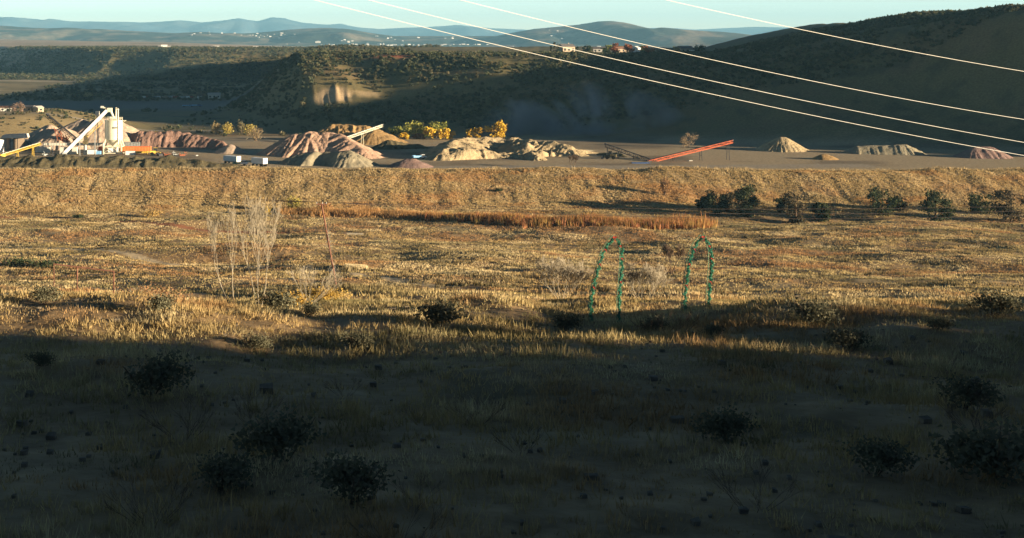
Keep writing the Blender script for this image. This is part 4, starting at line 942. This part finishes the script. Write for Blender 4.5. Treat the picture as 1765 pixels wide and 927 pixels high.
# far building group on the left mesa plain
for i, (xs, Yd, L, H, lb) in enumerate([(283, 2500, 26, 9, 'white hall with tall roof on the plain behind the mesa'), (275, 2520, 14, 4, 'low cream shed left of the white hall'), (292, 2500, 14, 4, 'low cream shed right of the white hall'), (373, 2700, 30, 6, 'long white warehouse on the plain'), (440, 2300, 24, 5, 'pale low arched shed on the plain edge')]):
    house('farm_building', lb, place(xs, Yd), L * .45, 7, H * .6, R(6), M['white'] if i in (0, 3) else M['wall'], M['roofpale'], win=0, cat='building')
# scattered houses on the far hills
def onridge(grid, xs, tt):
    u, t, X, Y, Z = grid; i = int(np.argmin(abs(t - tt))); j = int(np.argmin(abs(u - xs))); return Vector((X[i, j], Y[i, j], Z[i, j]))
protos = [house('house', 'white house on the distant hillside', (0, 0, -500), 24, 14, 6, 0, M['white'], M['roofpale'], 'white houses scattered on the distant hills', 0),
          house('house', 'white house on the distant hillside', (0, 0, -500), 34, 14, 5, 0, M['wall'], M['white'], 'white houses scattered on the distant hills', 0)]
rng = random.Random(5); first = [True, True]
spots = []
for k in range(34): spots.append((g_mid, rng.gauss(600, 40), rng.uniform(-.95, -.72)))
for k in range(40): spots.append((g_mid, rng.uniform(640, 860), rng.uniform(-.98, -.78)))
for k in range(14): spots.append((g_mid, rng.gauss(470, 18), rng.uniform(-.6, -.2)))
for k in range(9): spots.append((g_mid, rng.gauss(385, 25), rng.uniform(-.6, -.1)))
for k in range(12): spots.append((g_mid, rng.uniform(640, 840), rng.uniform(-.5, -.05)))
for k in range(7): spots.append((g_right, rng.gauss(943, 9), rng.uniform(-.45, -.15)))
for k in range(14): spots.append((g_right, rng.uniform(820, 1000), rng.uniform(-.97, -.85)))
for (g, xs, tt_) in spots:
    p = onridge(g, xs, tt_) + Vector((0, 0, 1)); k = rng.randint(0, 1)
    zg = h1(p.x, p.y); p.z = max(p.z, zg + .5); s = rng.uniform(.30, .66)
    if first[k]: protos[k].location = p; first[k] = False
    else: dup(protos[k], p, rng.uniform(-.7, .7), s)

# ---------------------------------------------------------------- utility pole and wires
def cable(name, label, pts, r, mt, group):
    b = MB(); pts = [Vector(p) for p in pts]
    for p, q in zip(pts[:-1], pts[1:]): b.tube(p, q, r, None, 6, False)
    return tag(b.build(name, mt, None, True), label, 'cable', group)
def sagline(P, Q, sag, n=60):
    P = Vector(P); Q = Vector(Q); return [P.lerp(Q, i / n) - Vector((0, 0, sag * 4 * (i / n) * (1 - i / n))) for i in range(n + 1)]
def line_fit(a, b, mid, Ya, Yb, n=70):
    """wire hanging between two far ends that passes the middle height mid (xs, ys)"""
    A = at(a[0], a[1], Ya); B = at(b[0], b[1], Yb)
    best = None
    for s in np.linspace(0, 3, 121):
        pts = sagline(A, B, s, n); e = min((abs((CX + F * p.x / p.y) - mid[0]), abs((HY - F * p.z / p.y) - mid[1])) for p in pts)[1]
        if best is None or e < best[0]: best = (e, pts)
    return best[1]
GW = 'bright power lines crossing the sky'
for i, (a, b, mid, lb) in enumerate([((380, -42), (1950, 298), (983, 108), 'lowest bright power line of the three across the canyon'), ((480, -40), (1950, 275), (928, 71), 'middle bright power line of the three across the canyon'),
        ((640, -40), (1950, 232), (983, 49), 'upper bright power line of the three crossing the peak'), ((980, -40), (1950, 150), (1200, 13), 'bright power line in the top right sky')]):
    cable('power_line', lb, line_fit(a, b, mid, 80, 118), .018, M['wire'], GW)
YP = 150
pb = ground_at(586, YP, -.3); pt = at(554, 350, YP); t = thing('utility_pole', 'thin leaning rusty brown utility pole with crossarm and dead vines', 'utility pole', pb); d = pt - pb
MB().tube((0, 0, 0), d, .12, .09, 10).build('pole', M['polewood'], t, True)
MB().beam(d + Vector((-.62, 0, -.1)), d + Vector((.62, 0, -.14)), .12).build('crossarm', M['polewood'], t)
for x in (-.55, 0.12, .55): MB().tube(d + Vector((x, 0, -.06)), d + Vector((x, 0, .12)), .05, .035, 8).build('insulator', M['dirtywhite'], t, True)
v = MB(); rng = random.Random(3)
for k in range(90):
    f = rng.uniform(.30, .80); c = d * f + Vector((rng.gauss(.05, .16), rng.gauss(0, .12), 0)); q = c + Vector((rng.gauss(.12, .22), rng.gauss(0, .15), rng.uniform(-.9, .5)))
    v.tube(c, q, .02, .012, 3, False)
v.build('dead_vine', M['vine'], t)
MB().tube(d * .62, at(352, 505, 146) - pb, .014, None, 4).build('guy_wire', M['polewood'], t)
GT = 'thin dark telephone wires along the embankment'
for i, (dx, dy, lb) in enumerate([(-.55, 0, 'upper thin dark telephone wire passing the leaning pole'), (.12, .0, 'middle thin dark telephone wire passing the leaning pole'), (.55, .0, 'lower thin dark telephone wire passing the leaning pole')]):
    p = pt + Vector((dx, 0, .12)); pts = sagline(at(-420, 250 + 12 * i, 175), p, 1.1 + .1 * i, 40)[:-1] + sagline(p, at(1900, 352 + 7 * i, 165), .7 + .3 * i, 60)
    cable('telephone_wire', lb, pts, .022, M['darkwire'], GT)

# ---------------------------------------------------------------- garden arches with garland
def arch(label, outline, Yd, seed):
    """outline: the bent legs and pointed top of the frame, given where they stand at distance Yd"""
    px = [p[0] for p in outline]; cx = ((min(px) + max(px)) / 2 - CX) / F * Yd; gz = h1(cx, Yd)
    t = thing('garden_arch', label, 'garden arch', (cx, Yd, gz), 0, 'garland covered garden arches'); O = Vector((cx, Yd, gz))
    K = [at(x, y, Yd) - O for x, y in outline]; K = [Vector((K[0].x, 0, -.1))] + K + [Vector((K[-1].x, 0, -.1))]
    def path(dy):
        P = []
        for i in range(len(K) - 1):
            for j in range(8): P.append(K[i].lerp(K[i + 1], j / 8) + Vector((0, dy, 0)))
        return P + [K[-1] + Vector((0, dy, 0))]
    fr = MB()
    for dy in (-.2, .2):
        P = path(dy)
        for a, b in zip(P[:-1], P[1:]): fr.tube(a, b, .013, None, 5, False)
    P0, P1 = path(-.2), path(.2)
    for i in range(3, len(P0) - 1, 5): fr.tube(P0[i], P1[i], .008, None, 4, False)
    fr.build('frame', M['green'], t)
    g = np.random.default_rng(seed); n = 6500; Pn = np.array([list(p) for p in path(-.2)]); sl_ = np.linalg.norm(np.diff(Pn, axis=0), axis=1)
    ii = g.choice(len(sl_), n, p=sl_ / sl_.sum()); ff = g.random(n)[:, None]; q = Pn[ii] * (1 - ff) + Pn[ii + 1] * ff
    wob = .030 * np.sin(q[:, 2] * 21 + seed)[:, None] * np.array([[1, .6, 0]]); wd = (.017 + .014 * np.sin(q[:, 2] * 13) ** 2)[:, None]
    c = q + wob + g.normal(0, 1, (n, 3)) * wd
    e = g.normal(size=(n, 3)); e /= np.linalg.norm(e, axis=1)[:, None]; f2 = g.normal(size=(n, 3)); f2 /= np.linalg.norm(f2, axis=1)[:, None]
    V = np.stack([c - e * .03, c + e * .03, c + f2 * .022 + e * .01], 1).reshape(-1, 3)
    npmesh('garland', V, np.arange(3 * n).reshape(-1, 3), M['garland'], t)
    P = path(-.25); m_ = len(P) - 1
    for fz in (.5, .30, .40, .60, .68, .80, .18):
        i = int(fz * m_); b = MB(); s = .034 if fz != .5 else .06
        for sg in (-1, 1): b.hexa([P[i] + Vector(q) for q in ((0, -.02, -.01), (sg * s, -.03, -s * .7), (sg * s, .0, -s * .7), (0, .01, -.01), (0, -.02, .01), (sg * s, -.03, s * .7), (sg * s, .0, s * .7), (0, .01, .01))])
        b.beam(P[i], P[i] + Vector((.02, -.02, -s * 2.2)), .02, .012); b.build('bow', M['bow'], t)
arch('narrow garden arch wound with green garland and red bows in mid foreground', [(1017, 518), (1019, 505), (1024, 480), (1031, 455), (1037, 436), (1046, 420), (1057, 407), (1065, 416), (1070, 431), (1070, 455), (1068, 480), (1066, 505), (1065, 518)], 45, 31)
arch('second garland wound garden arch, the right one', [(1178, 518), (1179, 500), (1182, 478), (1185, 455), (1190, 436), (1198, 418), (1209, 406), (1218, 416), (1223, 431), (1224, 455), (1222, 480), (1220, 505), (1219, 518)], 45, 37)
# ---------------------------------------------------------------- pipe fence, marker post, log
a = at(92, 455, 66); Yf = 66
t = thing('pipe_fence', 'rusty pipe rail fence with two posts at the lower left', 'fence', ground_at(132, Yf)); o = t.location
for (xs, ys) in ((93, 455), (133, 460), (196, 467)):
    p = at(xs, ys, Yf); MB().tube(Vector((p.x, p.y, h1(p.x, p.y) - .2)) - o, p - o, .035 if xs != 93 else .02, None, 8).build('post', M['polewood'], t, True)
r_ = MB(); r_.tube(at(92, 455, Yf) - o, at(133, 460, Yf) - o, .036, None, 6, True); r_.tube(at(133, 460, Yf) - o, at(196, 467.5, Yf) - o, .036, None, 6, True); r_.build('top_rail', M['polewood'], t, True)
r_ = MB(); r_.tube(at(93, 475, Yf) - o, at(133, 480, Yf) - o, .012, None, 5); r_.tube(at(133, 480, Yf) - o, at(196, 486, Yf) - o, .012, None, 5); r_.build('wire', M['darkwire'], t, True)
p = at(22, 457, 120); gz = h1(p.x, 120)
mp = MB(); mp.box((0, 0, .5), (.16, .16, 1.4)); mp.v += []; mo_ = mp.build('marker_post', M['white'], None); mo_.location = (p.x, 120, gz); tag(mo_, 'short white marker post at the far left in the grass', 'post')
t = thing('fallen_log', 'pale sawn log lying in the field right of the pole', 'log', ground_at(612, 352)); MB().tube((-2.2, 0, .35), (2.2, -.5, .35), .36, .30, 12).build('trunk', M['bark'], t, True)
MB().tube((-2.9, .1, .4), (-2.21, 0, .35), .5, .4, 9).build('root_plate', M['darkbark'], t)

# ---------------------------------------------------------------- dust and haze
def volbox(name, lo, hi, build):
    b = MB(); c = [(l + h) / 2 for l, h in zip(lo, hi)]; b.box((0, 0, 0), [h - l for l, h in zip(lo, hi)])
    m_ = bpy.data.materials.new(name); m_.use_nodes = True; t = m_.node_tree; t.nodes.clear(); out = t.nodes.new('ShaderNodeOutputMaterial'); v = t.nodes.new('ShaderNodeVolumePrincipled')
    build(t, v); t.links.new(v.outputs[0], out.inputs['Volume']); o = b.build(name, m_); o.location = c; o['kind'] = 'stuff'; return o
def hz(t, v):
    v.inputs['Color'].default_value = (.32, .70, 1, 1); v.inputs['Density'].default_value = HAZE; v.inputs['Anisotropy'].default_value = 0.0
HAZE = 4.8e-5
volbox('haze', (-26000, -400, -120), (30000, 27500, 620), hz)
def dust():
    g = MB(); c = at(1000, 218, 690)
    import bmesh
    bm = bmesh.new(); bmesh.ops.create_icosphere(bm, subdivisions=4, radius=1)
    for v in bm.verts:
        p = v.co.copy(); n = float(fbm(np.array([p.x * 2 + 5]), np.array([p.z * 2 + p.y]), 91, 3)[0])
        v.co = Vector((p.x * 62 + p.z * 14, p.y * 20, p.z * 26)) * (1 + .25 * n)
    me = bpy.data.meshes.new('dust_cloud'); bm.to_mesh(me); bm.free()
    m_ = bpy.data.materials.new('dust'); m_.use_nodes = True; t = m_.node_tree; t.nodes.clear(); out = t.nodes.new('ShaderNodeOutputMaterial'); v = t.nodes.new('ShaderNodeVolumePrincipled')
    v.inputs['Color'].default_value = (.80, .86, .86, 1); v.inputs['Anisotropy'].default_value = .1
    tc = t.nodes.new('ShaderNodeTexCoord'); n = t.nodes.new('ShaderNodeTexNoise'); n.inputs['Scale'].default_value = .03; n.inputs['Detail'].default_value = 3; n.inputs['Distortion'].default_value = .6
    ln = t.nodes.new('ShaderNodeVectorMath'); ln.operation = 'LENGTH'; sc = t.nodes.new('ShaderNodeVectorMath'); sc.operation = 'MULTIPLY'; sc.inputs[1].default_value = (1 / 58, 1 / 19, 1 / 25)
    t.links.new(tc.outputs['Object'], sc.inputs[0]); t.links.new(sc.outputs[0], ln.inputs[0]); t.links.new(tc.outputs['Object'], n.inputs['Vector'])
    r1 = t.nodes.new('ShaderNodeMapRange'); r1.inputs[1].default_value = 1.0; r1.inputs[2].default_value = .1; r1.inputs[3].default_value = 0; r1.inputs[4].default_value = 1; t.links.new(ln.outputs['Value'], r1.inputs[0])
    r2 = t.nodes.new('ShaderNodeMapRange'); r2.inputs[1].default_value = .47; r2.inputs[2].default_value = .72; r2.inputs[3].default_value = .0; r2.inputs[4].default_value = DUST; t.links.new(n.outputs[0], r2.inputs[0])
    mu = t.nodes.new('ShaderNodeMath'); mu.operation = 'MULTIPLY'; t.links.new(r1.outputs[0], mu.inputs[0]); t.links.new(r2.outputs[0], mu.inputs[1]); t.links.new(mu.outputs[0], v.inputs['Density'])
    t.links.new(v.outputs[0], out.inputs['Volume']); o = link('dust_cloud', me, None, m_); o.location = c; o['kind'] = 'stuff'
DUST = .6
dust()
